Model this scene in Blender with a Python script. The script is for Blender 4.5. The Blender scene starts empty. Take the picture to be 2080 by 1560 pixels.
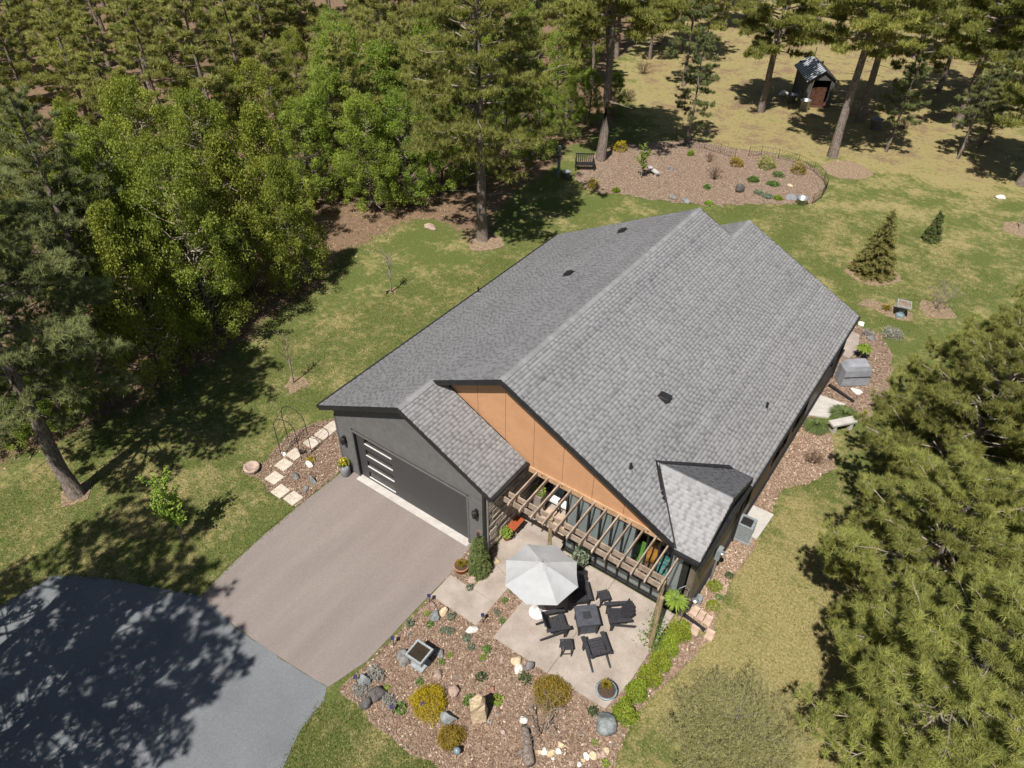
import bpy, math, random
import numpy as np
from math import radians, sin, cos, pi
from mathutils import Vector, Matrix

scene = bpy.context.scene
COL = scene.collection

# ------------------------------------------------------------------ camera
CAM = np.array([14.6802, -11.423, 19.3101])
YAW, PITCH, ROLL, FPX = -0.6181, 0.6971, 0.011, 1480.79


def cam_axes():
    cy, sy, cp, sp = cos(YAW), sin(YAW), cos(PITCH), sin(PITCH)
    f = np.array([sy * cp, cy * cp, -sp])
    r = np.array([cy, -sy, 0.0])
    u = np.cross(r, f)
    c, s = cos(ROLL), sin(ROLL)
    return c * r + s * u, -s * r + c * u, f


RX, UX, FX = cam_axes()
cam = bpy.data.cameras.new('camera')
camo = bpy.data.objects.new('camera', cam)
COL.objects.link(camo)
camo.matrix_world = Matrix((
    (RX[0], UX[0], -FX[0], CAM[0]), (RX[1], UX[1], -FX[1], CAM[1]),
    (RX[2], UX[2], -FX[2], CAM[2]), (0, 0, 0, 1)))
cam.sensor_fit = 'HORIZONTAL'
cam.sensor_width = 36.0
cam.lens = FPX / 2080 * 36.0
cam.clip_end = 3000
scene.camera = camo

# ------------------------------------------------------------------ world, sun, exposure
SUN_EL, SUN_AZ = 58.0, 171.0          # azimuth clockwise from +Y
world = bpy.data.worlds.new('World')
scene.world = world
world.use_nodes = True
wn = world.node_tree
wn.nodes.clear()
sky = wn.nodes.new('ShaderNodeTexSky')
sky.sky_type = 'NISHITA'
sky.sun_disc = False
sky.sun_elevation = radians(SUN_EL)
sky.sun_rotation = radians(SUN_AZ)
bg = wn.nodes.new('ShaderNodeBackground')
bg.inputs['Strength'].default_value = 0.052
wo = wn.nodes.new('ShaderNodeOutputWorld')
wn.links.new(sky.outputs[0], bg.inputs[0])
wn.links.new(bg.outputs[0], wo.inputs[0])
sun = bpy.data.lights.new('sun', 'SUN')
sun.energy = 5.0
sun.angle = radians(0.55)
sun.color = (1.0, 0.965, 0.915)
suno = bpy.data.objects.new('sun', sun)
COL.objects.link(suno)
sd = Vector((sin(radians(SUN_AZ)) * cos(radians(SUN_EL)), cos(radians(SUN_AZ)) * cos(radians(SUN_EL)), sin(radians(SUN_EL))))
suno.rotation_euler = sd.to_track_quat('Z', 'Y').to_euler()
suno.location = (0, -20, 40)
vs = scene.view_settings
vs.view_transform = 'Standard'
vs.look = 'None'
vs.exposure = 0.48
vs.gamma = 1.0
scene.cycles.max_bounces = 6
scene.cycles.transparent_max_bounces = 8


def P(px, py, z=0.0):
    """photo pixel (2080 x 1560) -> the point of the level z where that spot of the place stands"""
    d = RX * ((px - 1040) / FPX) + UX * ((780 - py) / FPX) + FX
    t = (z - CAM[2]) / d[2]
    q = CAM + t * d
    return Vector((q[0], q[1], z))


# ------------------------------------------------------------------ materials
def new_mat(name):
    m = bpy.data.materials.new(name)
    m.use_nodes = True
    nt = m.node_tree
    nt.nodes.clear()
    out = nt.nodes.new('ShaderNodeOutputMaterial')
    return m, nt, out


def N(nt, t, **kw):
    n = nt.nodes.new(t)
    for k, v in kw.items():
        if k in n.inputs:
            n.inputs[k].default_value = v
        else:
            setattr(n, k, v)
    return n


def c4(c):
    return (c[0], c[1], c[2], 1.0)


def noise_mat(name, c1, c2, scale=8.0, rough=0.85, bump=0.0, bscale=None, detail=6.0, c3=None, lo=0.35, hi=0.65,
              metallic=0.0, spec=0.3, stretch=None, objrand=0.0, fine=0.0, fscale=120.0):
    """two or three colours mixed by fractal noise, with optional relief"""
    m, nt, out = new_mat(name)
    L = nt.links.new
    bs = N(nt, 'ShaderNodeBsdfPrincipled')
    bs.inputs['Roughness'].default_value = rough
    bs.inputs['Metallic'].default_value = metallic
    bs.inputs['Specular IOR Level'].default_value = spec
    tc = N(nt, 'ShaderNodeTexCoord')
    src = tc.outputs['Object']
    if stretch:
        mp = N(nt, 'ShaderNodeMapping')
        mp.inputs['Scale'].default_value = stretch
        L(src, mp.inputs[0])
        src = mp.outputs[0]
    nz = N(nt, 'ShaderNodeTexNoise')
    nz.inputs['Scale'].default_value = scale
    nz.inputs['Detail'].default_value = detail
    nz.inputs['Roughness'].default_value = 0.62
    L(src, nz.inputs['Vector'])
    rp = N(nt, 'ShaderNodeValToRGB')
    e = rp.color_ramp.elements
    e[0].position, e[0].color = lo, c4(c1)
    e[1].position, e[1].color = hi, c4(c2)
    if c3:
        k = e.new((lo + hi) / 2)
        k.color = c4(c3)
    L(nz.outputs[0], rp.inputs[0])
    col = rp.outputs[0]
    if fine:
        n2 = N(nt, 'ShaderNodeTexNoise')
        n2.inputs['Scale'].default_value = fscale
        n2.inputs['Detail'].default_value = 3
        L(src, n2.inputs['Vector'])
        mr = N(nt, 'ShaderNodeMapRange')
        mr.inputs['From Min'].default_value = 0.3
        mr.inputs['From Max'].default_value = 0.7
        mr.inputs['To Min'].default_value = 1 - fine
        mr.inputs['To Max'].default_value = 1 + fine
        L(n2.outputs[0], mr.inputs[0])
        hs = N(nt, 'ShaderNodeHueSaturation')
        L(mr.outputs[0], hs.inputs['Value'])
        L(col, hs.inputs['Color'])
        col = hs.outputs[0]
    if objrand:
        oi = N(nt, 'ShaderNodeObjectInfo')
        mr = N(nt, 'ShaderNodeMapRange')
        mr.inputs['To Min'].default_value = 1 - objrand
        mr.inputs['To Max'].default_value = 1 + objrand
        L(oi.outputs['Random'], mr.inputs[0])
        hs = N(nt, 'ShaderNodeHueSaturation')
        L(mr.outputs[0], hs.inputs['Value'])
        L(col, hs.inputs['Color'])
        col = hs.outputs[0]
    L(col, bs.inputs['Base Color'])
    if bump:
        nb = nz
        if bscale:
            nb = N(nt, 'ShaderNodeTexNoise')
            nb.inputs['Scale'].default_value = bscale
            nb.inputs['Detail'].default_value = 5
            L(src, nb.inputs['Vector'])
        bp = N(nt, 'ShaderNodeBump')
        bp.inputs['Strength'].default_value = 1.0
        bp.inputs['Distance'].default_value = bump
        L(nb.outputs[0], bp.inputs['Height'])
        L(bp.outputs[0], bs.inputs['Normal'])
    L(bs.outputs[0], out.inputs[0])
    return m


def leaf_mat(name, dark, light, trans=0.3, rough=0.55, third=None):
    """foliage: the per-leaf 'tint' attribute picks the colour, light passes through a little"""
    m, nt, out = new_mat(name)
    L = nt.links.new
    at = N(nt, 'ShaderNodeAttribute', attribute_name='tint')
    rp = N(nt, 'ShaderNodeValToRGB')
    e = rp.color_ramp.elements
    e[0].color, e[1].color = c4(dark), c4(light)
    if third:
        k = e.new(0.93)
        k.color = c4(light)
        e[-1].color = c4(third)
    L(at.outputs['Fac'], rp.inputs[0])
    oi = N(nt, 'ShaderNodeObjectInfo')
    vr = N(nt, 'ShaderNodeMapRange')
    vr.inputs['To Min'].default_value = 0.88
    vr.inputs['To Max'].default_value = 1.12
    L(oi.outputs['Random'], vr.inputs[0])
    hr = N(nt, 'ShaderNodeMath', operation='MULTIPLY_ADD')
    hr.inputs[1].default_value = 7.13
    hr.inputs[2].default_value = 0.0
    L(oi.outputs['Random'], hr.inputs[0])
    fr = N(nt, 'ShaderNodeMath', operation='FRACT')
    L(hr.outputs[0], fr.inputs[0])
    h2 = N(nt, 'ShaderNodeMapRange')
    h2.inputs['To Min'].default_value = 0.492
    h2.inputs['To Max'].default_value = 0.508
    L(fr.outputs[0], h2.inputs[0])
    ov = N(nt, 'ShaderNodeHueSaturation')
    L(vr.outputs[0], ov.inputs['Value'])
    L(h2.outputs[0], ov.inputs['Hue'])
    L(rp.outputs[0], ov.inputs['Color'])
    rp = ov
    df = N(nt, 'ShaderNodeBsdfPrincipled')
    df.inputs['Roughness'].default_value = rough
    df.inputs['Specular IOR Level'].default_value = 0.25
    L(rp.outputs[0], df.inputs['Base Color'])
    tr = N(nt, 'ShaderNodeBsdfTranslucent')
    hs = N(nt, 'ShaderNodeHueSaturation')
    hs.inputs['Value'].default_value = 1.15
    hs.inputs['Saturation'].default_value = 1.1
    L(rp.outputs[0], hs.inputs['Color'])
    L(hs.outputs[0], tr.inputs[0])
    mx = N(nt, 'ShaderNodeMixShader')
    mx.inputs[0].default_value = trans
    L(df.outputs[0], mx.inputs[1])
    L(tr.outputs[0], mx.inputs[2])
    L(mx.outputs[0], out.inputs[0])
    return m


def tint_mat(name, cols, rough=0.9, fine=0.15, fscale=60.0, objrand=0.0):
    """colour from the 'tint' attribute through a ramp, with fine grain"""
    m, nt, out = new_mat(name)
    L = nt.links.new
    at = N(nt, 'ShaderNodeAttribute', attribute_name='tint')
    rp = N(nt, 'ShaderNodeValToRGB')
    e = rp.color_ramp.elements
    n = len(cols)
    e[0].color = c4(cols[0])
    e[1].color = c4(cols[-1])
    for i in range(1, n - 1):
        k = e.new(i / (n - 1))
        k.color = c4(cols[i])
    L(at.outputs['Fac'], rp.inputs[0])
    tc = N(nt, 'ShaderNodeTexCoord')
    nz = N(nt, 'ShaderNodeTexNoise')
    nz.inputs['Scale'].default_value = fscale
    nz.inputs['Detail'].default_value = 4
    L(tc.outputs['Object'], nz.inputs['Vector'])
    n2 = N(nt, 'ShaderNodeTexNoise')
    n2.inputs['Scale'].default_value = 0.45
    n2.inputs['Detail'].default_value = 5
    L(tc.outputs['Object'], n2.inputs['Vector'])
    ad = N(nt, 'ShaderNodeMath', operation='ADD')
    L(nz.outputs[0], ad.inputs[0])
    L(n2.outputs[0], ad.inputs[1])
    mr = N(nt, 'ShaderNodeMapRange')
    mr.inputs['From Min'].default_value = 0.6
    mr.inputs['From Max'].default_value = 1.4
    mr.inputs['To Min'].default_value = 1 - fine
    mr.inputs['To Max'].default_value = 1 + fine
    L(ad.outputs[0], mr.inputs[0])
    hs = N(nt, 'ShaderNodeHueSaturation')
    L(mr.outputs[0], hs.inputs['Value'])
    L(rp.outputs[0], hs.inputs['Color'])
    bs = N(nt, 'ShaderNodeBsdfPrincipled')
    bs.inputs['Roughness'].default_value = rough
    bs.inputs['Specular IOR Level'].default_value = 0.2
    L(hs.outputs[0], bs.inputs['Base Color'])
    L(bs.outputs[0], out.inputs[0])
    return m


def glass_mat(name, tint=(0.85, 0.88, 0.88), base_refl=0.03):
    m, nt, out = new_mat(name)
    L = nt.links.new
    tr = N(nt, 'ShaderNodeBsdfTransparent')
    tr.inputs[0].default_value = c4(tint)
    gl = N(nt, 'ShaderNodeBsdfGlossy')
    gl.inputs['Roughness'].default_value = 0.03
    lw = N(nt, 'ShaderNodeLayerWeight')
    pw = N(nt, 'ShaderNodeMath', operation='POWER')
    pw.inputs[1].default_value = 4.0
    L(lw.outputs['Facing'], pw.inputs[0])
    ad = N(nt, 'ShaderNodeMath', operation='ADD')
    ad.inputs[1].default_value = base_refl
    ad.use_clamp = True
    L(pw.outputs[0], ad.inputs[0])
    mx = N(nt, 'ShaderNodeMixShader')
    L(ad.outputs[0], mx.inputs[0])
    L(tr.outputs[0], mx.inputs[1])
    L(gl.outputs[0], mx.inputs[2])
    L(mx.outputs[0], out.inputs[0])
    return m


def ground_mat():
    """lawn: green and straw patches by noise; bare wood floor where the 'wood' attribute says so"""
    m, nt, out = new_mat('lawn_and_wood_floor')
    L = nt.links.new
    tc = N(nt, 'ShaderNodeTexCoord')
    O = tc.outputs['Object']

    def nz(scale, detail=5, rough=0.6):
        n = N(nt, 'ShaderNodeTexNoise')
        n.inputs['Scale'].default_value = scale
        n.inputs['Detail'].default_value = detail
        n.inputs['Roughness'].default_value = rough
        L(O, n.inputs['Vector'])
        return n.outputs[0]

    def ramp(src, stops):
        r = N(nt, 'ShaderNodeValToRGB')
        e = r.color_ramp.elements
        e[0].position, e[0].color = stops[0][0], c4(stops[0][1])
        e[1].position, e[1].color = stops[-1][0], c4(stops[-1][1])
        for p, c in stops[1:-1]:
            k = e.new(p)
            k.color = c4(c)
        L(src, r.inputs[0])
        return r.outputs[0]

    def math(op, a, b=None, v=None, clamp=False):
        n = N(nt, 'ShaderNodeMath', operation=op)
        n.use_clamp = clamp
        L(a, n.inputs[0])
        if b is not None:
            L(b, n.inputs[1])
        elif v is not None:
            n.inputs[1].default_value = v
        return n.outputs[0]

    def mixc(f, a, b):
        n = N(nt, 'ShaderNodeMix', data_type='RGBA')
        L(f, n.inputs[0])
        L(a, n.inputs[6])
        L(b, n.inputs[7])
        return n.outputs[2]

    def smooth(src, a, b):
        n = N(nt, 'ShaderNodeMapRange', interpolation_type='SMOOTHSTEP')
        n.inputs['From Min'].default_value = a
        n.inputs['From Max'].default_value = b
        L(src, n.inputs[0])
        return n.outputs[0]

    wood = N(nt, 'ShaderNodeAttribute', attribute_name='wood').outputs['Fac']
    dry = N(nt, 'ShaderNodeAttribute', attribute_name='dry').outputs['Fac']
    big, mid, fin, vf = nz(0.55, 6), nz(3.2, 6, 0.7), nz(14, 5, 0.7), nz(45, 4, 0.7)
    green = ramp(fin, [(0.3, (0.05, 0.07, 0.016)), (0.5, (0.1, 0.122, 0.032)), (0.72, (0.185, 0.195, 0.062))])
    straw = ramp(fin, [(0.3, (0.17, 0.14, 0.055)), (0.5, (0.285, 0.235, 0.1)), (0.72, (0.44, 0.36, 0.18))])
    d1 = math('ADD', math('MULTIPLY', big, v=0.95), math('MULTIPLY', mid, v=0.8))
    d2 = math('ADD', d1, math('MULTIPLY', vf, v=0.35))
    d3 = math('ADD', d2, math('MULTIPLY', dry, v=0.62))
    f = smooth(d3, 1.11, 1.4)
    lawn = mixc(f, green, straw)
    floor_c = ramp(mid, [(0.3, (0.09, 0.055, 0.035)), (0.5, (0.19, 0.12, 0.075)), (0.7, (0.31, 0.21, 0.13))])
    leafy = ramp(vf, [(0.35, (0.07, 0.045, 0.03)), (0.52, (0.2, 0.135, 0.085)), (0.7, (0.42, 0.3, 0.2))])
    mixf = N(nt, 'ShaderNodeMix', data_type='RGBA')
    mixf.inputs[0].default_value = 0.5
    L(floor_c, mixf.inputs[6])
    L(leafy, mixf.inputs[7])
    w = math('ADD', wood, math('MULTIPLY', math('ADD', mid, v=-0.5), v=0.9))
    w = math('ADD', w, math('MULTIPLY', math('ADD', fin, v=-0.5), v=0.5))
    w = math('ADD', w, math('MULTIPLY', math('ADD', big, v=-0.5), v=0.9))
    wf = smooth(w, 0.38, 0.62)
    col = mixc(wf, lawn, mixf.outputs[2])
    bs = N(nt, 'ShaderNodeBsdfPrincipled')
    bs.inputs['Roughness'].default_value = 0.95
    bs.inputs['Specular IOR Level'].default_value = 0.1
    L(col, bs.inputs['Base Color'])
    bp = N(nt, 'ShaderNodeBump')
    bp.inputs['Distance'].default_value = 0.05
    bp.inputs['Strength'].default_value = 0.9
    L(math('ADD', fin, math('MULTIPLY', vf, v=0.6)), bp.inputs['Height'])
    L(bp.outputs[0], bs.inputs['Normal'])
    L(bs.outputs[0], out.inputs[0])
    return m


def asphalt_mat(name, base, spot, patch, stain, streak=True):
    """aggregate grain, broad worn lanes along y, a few stains"""
    m, nt, out = new_mat(name)
    L = nt.links.new
    tc = N(nt, 'ShaderNodeTexCoord')
    O = tc.outputs['Object']
    mp = N(nt, 'ShaderNodeMapping')
    mp.inputs['Scale'].default_value = (1.5, 0.22, 1) if streak else (0.7, 0.7, 1)
    mp.inputs['Rotation'].default_value = (0, 0, 0.12)
    L(O, mp.inputs[0])
    n1 = N(nt, 'ShaderNodeTexNoise')
    n1.inputs['Scale'].default_value = 0.9
    n1.inputs['Detail'].default_value = 5
    L(mp.outputs[0], n1.inputs['Vector'])
    r1 = N(nt, 'ShaderNodeValToRGB')
    e = r1.color_ramp.elements
    e[0].position, e[0].color = 0.32, c4(base)
    e[1].position, e[1].color = 0.68, c4(patch)
    L(n1.outputs[0], r1.inputs[0])
    n2 = N(nt, 'ShaderNodeTexNoise')
    n2.inputs['Scale'].default_value = 55
    n2.inputs['Detail'].default_value = 6
    n2.inputs['Roughness'].default_value = 0.8
    L(O, n2.inputs['Vector'])
    r2 = N(nt, 'ShaderNodeValToRGB')
    e = r2.color_ramp.elements
    e[0].position, e[0].color = 0.3, (0.62, 0.62, 0.62, 1)
    e[1].position, e[1].color = 0.72, (1.3, 1.3, 1.3, 1)
    L(n2.outputs[0], r2.inputs[0])
    mu = N(nt, 'ShaderNodeMix', data_type='RGBA', blend_type='MULTIPLY')
    mu.inputs[0].default_value = 1
    L(r1.outputs[0], mu.inputs[6])
    L(r2.outputs[0], mu.inputs[7])
    n3 = N(nt, 'ShaderNodeTexNoise')
    n3.inputs['Scale'].default_value = 2.3
    n3.inputs['Detail'].default_value = 7
    L(O, n3.inputs['Vector'])
    r3 = N(nt, 'ShaderNodeValToRGB')
    e = r3.color_ramp.elements
    e[0].position, e[0].color = 0.68, (0, 0, 0, 1)
    e[1].position, e[1].color = 0.82, (1, 1, 1, 1)
    L(n3.outputs[0], r3.inputs[0])
    mx = N(nt, 'ShaderNodeMix', data_type='RGBA')
    L(r3.outputs[0], mx.inputs[0])
    L(mu.outputs[2], mx.inputs[6])
    mx.inputs[7].default_value = c4(stain)
    vo = N(nt, 'ShaderNodeTexVoronoi')
    vo.inputs['Scale'].default_value = 16
    L(O, vo.inputs['Vector'])
    r4 = N(nt, 'ShaderNodeValToRGB')
    e = r4.color_ramp.elements
    e[0].position, e[0].color = 0.06, (1, 1, 1, 1)
    e[1].position, e[1].color = 0.1, (0, 0, 0, 1)
    L(vo.outputs['Distance'], r4.inputs[0])
    mul = N(nt, 'ShaderNodeMath', operation='MULTIPLY')
    gt = N(nt, 'ShaderNodeMath', operation='GREATER_THAN')
    gt.inputs[1].default_value = 0.8
    sp = N(nt, 'ShaderNodeSeparateColor')
    L(vo.outputs['Color'], sp.inputs[0])
    L(sp.outputs[0], gt.inputs[0])
    L(r4.outputs[0], mul.inputs[0])
    L(gt.outputs[0], mul.inputs[1])
    m2 = N(nt, 'ShaderNodeMix', data_type='RGBA')
    L(mul.outputs[0], m2.inputs[0])
    L(mx.outputs[2], m2.inputs[6])
    m2.inputs[7].default_value = c4(spot)
    bs = N(nt, 'ShaderNodeBsdfPrincipled')
    bs.inputs['Roughness'].default_value = 0.9
    bs.inputs['Specular IOR Level'].default_value = 0.2
    n5 = N(nt, 'ShaderNodeTexNoise')
    n5.inputs['Scale'].default_value = 13
    n5.inputs['Detail'].default_value = 8
    n5.inputs['Roughness'].default_value = 0.85
    L(O, n5.inputs['Vector'])
    mr5 = N(nt, 'ShaderNodeMapRange')
    mr5.inputs['From Min'].default_value = 0.25
    mr5.inputs['From Max'].default_value = 0.75
    mr5.inputs['To Min'].default_value = 0.8
    mr5.inputs['To Max'].default_value = 1.2
    L(n5.outputs[0], mr5.inputs[0])
    h5 = N(nt, 'ShaderNodeHueSaturation')
    L(mr5.outputs[0], h5.inputs['Value'])
    L(m2.outputs[2], h5.inputs['Color'])
    L(h5.outputs[0], bs.inputs['Base Color'])
    bp = N(nt, 'ShaderNodeBump')
    bp.inputs['Distance'].default_value = 0.012
    L(n2.outputs[0], bp.inputs['Height'])
    L(bp.outputs[0], bs.inputs['Normal'])
    L(bs.outputs[0], out.inputs[0])
    return m


MT = {}
MT['ground'] = ground_mat()
MT['drive'] = asphalt_mat('taupe_asphalt', (0.215, 0.178, 0.158), (0.33, 0.285, 0.255), (0.25, 0.209, 0.186), (0.19, 0.15, 0.13))
MT['old_drive'] = asphalt_mat('grey_asphalt', (0.148, 0.154, 0.16), (0.42, 0.4, 0.36), (0.182, 0.188, 0.193), (0.12, 0.118, 0.112), False)
MT['concrete'] = noise_mat('concrete', (0.270, 0.223, 0.184), (0.363, 0.307, 0.259), 1.7, 0.9, 0.004, 60, fine=0.1, fscale=28)
MT['pale_concrete'] = noise_mat('pale_concrete', (0.38, 0.35, 0.315), (0.48, 0.45, 0.41), 3, 0.9, 0.004, 50, fine=0.1, fscale=35)
MT['mulch'] = noise_mat('mulch', (0.115, 0.077, 0.054), (0.41, 0.305, 0.222), 9, 0.95, 0.05, 22, 8, c3=(0.24, 0.17, 0.12), lo=0.3, hi=0.72, fine=0.35, fscale=42)
MT['mulch_dry'] = noise_mat('dry_mulch', (0.14, 0.097, 0.062), (0.4, 0.295, 0.195), 9, 0.95, 0.05, 22, 8, c3=(0.25, 0.175, 0.11), lo=0.3, hi=0.72, fine=0.35, fscale=42)
MT['chips'] = tint_mat('wood_chips', [(0.110, 0.066, 0.046), (0.220, 0.143, 0.099), (0.319, 0.220, 0.154), (0.550, 0.440, 0.341)], 0.9, 0.1)
MT['shingle'] = tint_mat('asphalt_shingles', [(0.140, 0.138, 0.138), (0.205, 0.201, 0.200), (0.263, 0.257, 0.256), (0.308, 0.302, 0.299)], 0.95, 0.12, 45)
MT['ridgecap'] = noise_mat('ridge_cap_shingles', (0.207, 0.203, 0.201), (0.258, 0.253, 0.250), 30, 0.95, objrand=0.14, fine=0.12)
MT['black_trim'] = noise_mat('black_trim', (0.012, 0.012, 0.013), (0.022, 0.021, 0.022), 4, 0.55, spec=0.4)
MT['siding'] = noise_mat('charcoal_siding', (0.098, 0.095, 0.093), (0.123, 0.119, 0.116), 5, 0.7, 0.002, 40, stretch=(0.820, 0.950, 0.950), fine=0.08, objrand=0.05)
MT['bronze_siding'] = noise_mat('dark_bronze_siding', (0.13, 0.102, 0.08), (0.165, 0.132, 0.105), 4, 0.42, 0.002, 40, fine=0.08, objrand=0.05)
MT['door'] = noise_mat('garage_door_charcoal', (0.042, 0.042, 0.043), (0.058, 0.057, 0.058), 6, 0.5, stretch=(1, 6, 8))
MT['white_trim'] = noise_mat('white_trim', (0.45, 0.44, 0.42), (0.54, 0.53, 0.51), 5, 0.6)
MT['orange'] = noise_mat('cedar_coloured_panel', (0.423, 0.221, 0.113), (0.477, 0.255, 0.133), 2.2, 0.75, 0.002, 30, fine=0.05, fscale=20)
MT['stone'] = noise_mat('stone_veneer', (0.3, 0.25, 0.2), (0.56, 0.48, 0.39), 6, 0.9, 0.01, 30, objrand=0.3, fine=0.2)
MT['mortar'] = noise_mat('dark_mortar', (0.09, 0.08, 0.07), (0.13, 0.115, 0.1), 12, 0.95)
MT['timber'] = noise_mat('weathered_timber', (0.23, 0.17, 0.125), (0.37, 0.285, 0.215), 5, 0.85, 0.004, 30, stretch=(1, 1, 1), objrand=0.12, fine=0.16, fscale=30)
MT['ledger'] = noise_mat('cedar_timber', (0.36, 0.22, 0.12), (0.47, 0.3, 0.175), 5, 0.8, 0.004, 30, fine=0.12, fscale=30)
MT['post'] = noise_mat('rough_post', (0.2, 0.14, 0.075), (0.38, 0.29, 0.17), 5, 0.9, 0.01, 20, stretch=(6, 6, 0.8), fine=0.15)
MT['glass'] = glass_mat('window_glass')
MT['dark_glass'] = glass_mat('dark_window_glass', (0.2, 0.2, 0.2), 0.1)
MT['shade'] = noise_mat('grey_window_shade', (0.34, 0.34, 0.33), (0.42, 0.42, 0.41), 2, 0.9, stretch=(1, 1, 0.3))
MT['furn'] = noise_mat('charcoal_plastic_lumber', (0.022, 0.022, 0.026), (0.04, 0.039, 0.043), 12, 0.6, spec=0.35, fine=0.15)
MT['firetop'] = noise_mat('slate_table_top', (0.05, 0.053, 0.065), (0.075, 0.078, 0.09), 9, 0.6, 0.002, 60)
MT['canvas'] = noise_mat('pale_grey_canvas', (0.332, 0.332, 0.332), (0.380, 0.378, 0.376), 3, 0.9, 0.002, 200)
MT['white_base'] = noise_mat('white_cast_base', (0.66, 0.62, 0.57), (0.78, 0.74, 0.7), 6, 0.6)
MT['granite'] = noise_mat('grey_granite', (0.2, 0.215, 0.22), (0.36, 0.375, 0.38), 25, 0.75, 0.006, 60)
MT['cast_grey'] = noise_mat('grey_cast_planter', (0.19, 0.19, 0.2), (0.28, 0.275, 0.28), 7, 0.75, 0.003, 50)
MT['blue_glaze'] = noise_mat('blue_glazed_pot', (0.1, 0.15, 0.17), (0.22, 0.28, 0.3), 8, 0.35, spec=0.5)
MT['terracotta'] = noise_mat('terracotta', (0.32, 0.13, 0.06), (0.43, 0.2, 0.1), 9, 0.85)
MT['taupe_pot'] = noise_mat('taupe_planter', (0.2, 0.165, 0.135), (0.28, 0.235, 0.2), 6, 0.7)
MT['redwood'] = noise_mat('redwood_bench', (0.25, 0.055, 0.02), (0.36, 0.09, 0.035), 6, 0.6, stretch=(8, 1, 8), fine=0.15)
MT['steel'] = noise_mat('galvanised_steel', (0.45, 0.46, 0.47), (0.6, 0.61, 0.62), 10, 0.4, metallic=0.8)
MT['grey_metal'] = noise_mat('grey_painted_metal', (0.17, 0.19, 0.19), (0.24, 0.26, 0.26), 8, 0.5)
MT['black_metal'] = noise_mat('black_iron', (0.012, 0.012, 0.012), (0.03, 0.028, 0.026), 20, 0.5)
MT['cover'] = noise_mat('grey_vinyl_cover', (0.2, 0.205, 0.225), (0.27, 0.275, 0.295), 3, 0.6, 0.01, 9)
MT['soil'] = noise_mat('potting_soil', (0.04, 0.025, 0.018), (0.1, 0.065, 0.045), 30, 0.95, 0.02)
MT['bark'] = noise_mat('pine_bark', (0.09, 0.068, 0.055), (0.29, 0.235, 0.195), 7, 0.95, 0.03, 14, 8, stretch=(3, 3, 0.8), fine=0.3, fscale=20)
MT['bark_dark'] = noise_mat('dark_bark', (0.045, 0.035, 0.028), (0.15, 0.115, 0.09), 8, 0.95, 0.02, 14, 6, stretch=(3, 3, 0.8))
MT['twig'] = noise_mat('pale_twig', (0.2, 0.16, 0.125), (0.34, 0.28, 0.23), 10, 0.9)
MT['water'] = noise_mat('still_water', (0.025, 0.018, 0.01), (0.045, 0.032, 0.018), 5, 0.06, spec=0.6)
MT['interior'] = noise_mat('interior_wall', (0.09, 0.06, 0.045), (0.12, 0.085, 0.065), 3, 0.8)
MT['floorwood'] = noise_mat('interior_floor', (0.16, 0.1, 0.065), (0.24, 0.155, 0.1), 3, 0.5, stretch=(8, 1, 1))
MT['green_fab'] = noise_mat('green_fabric', (0.13, 0.3, 0.04), (0.2, 0.4, 0.07), 8, 0.9)
MT['orange_fab'] = noise_mat('mustard_fabric', (0.5, 0.2, 0.03), (0.62, 0.28, 0.05), 8, 0.9)
MT['teal_fab'] = noise_mat('teal_patterned_fabric', (0.03, 0.13, 0.12), (0.3, 0.42, 0.33), 10, 0.9, c3=(0.08, 0.27, 0.25))
MT['white_fab'] = noise_mat('white_cushion', (0.6, 0.6, 0.58), (0.72, 0.72, 0.7), 4, 0.9)
MT['slate_fab'] = noise_mat('slate_cushion', (0.12, 0.15, 0.16), (0.18, 0.21, 0.22), 4, 0.9)
MT['solar'] = noise_mat('solar_panel_blue', (0.012, 0.012, 0.05), (0.02, 0.02, 0.08), 20, 0.25, spec=0.6)
MT['white_flower'] = noise_mat('white_petals', (0.7, 0.7, 0.65), (0.8, 0.8, 0.76), 9, 0.8)
MT['paver'] = noise_mat('tan_paver', (0.36, 0.25, 0.18), (0.5, 0.37, 0.28), 6, 0.9, 0.004, 50, objrand=0.08, fine=0.12)
MT['step_stone'] = noise_mat('stepping_stone', (0.4, 0.34, 0.27), (0.54, 0.47, 0.385), 9, 0.9, 0.004, 50, objrand=0.05, fine=0.12)
MT['shed_wood'] = noise_mat('weathered_grey_boards', (0.055, 0.05, 0.045), (0.13, 0.12, 0.105), 4, 0.9, stretch=(8, 8, 1), objrand=0.3)
MT['shed_roof'] = noise_mat('shed_black_roof', (0.03, 0.032, 0.04), (0.06, 0.062, 0.07), 5, 0.6)
MT['shed_batten'] = noise_mat('pale_roof_strip', (0.4, 0.42, 0.46), (0.6, 0.62, 0.66), 14, 0.5)
MT['shaded_rust'] = noise_mat('shaded_rusty_red_wood', (0.05, 0.02, 0.012), (0.12, 0.05, 0.028), 6, 0.9)  # rusty red wood, colour darkened to put the shed front in shadow
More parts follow.
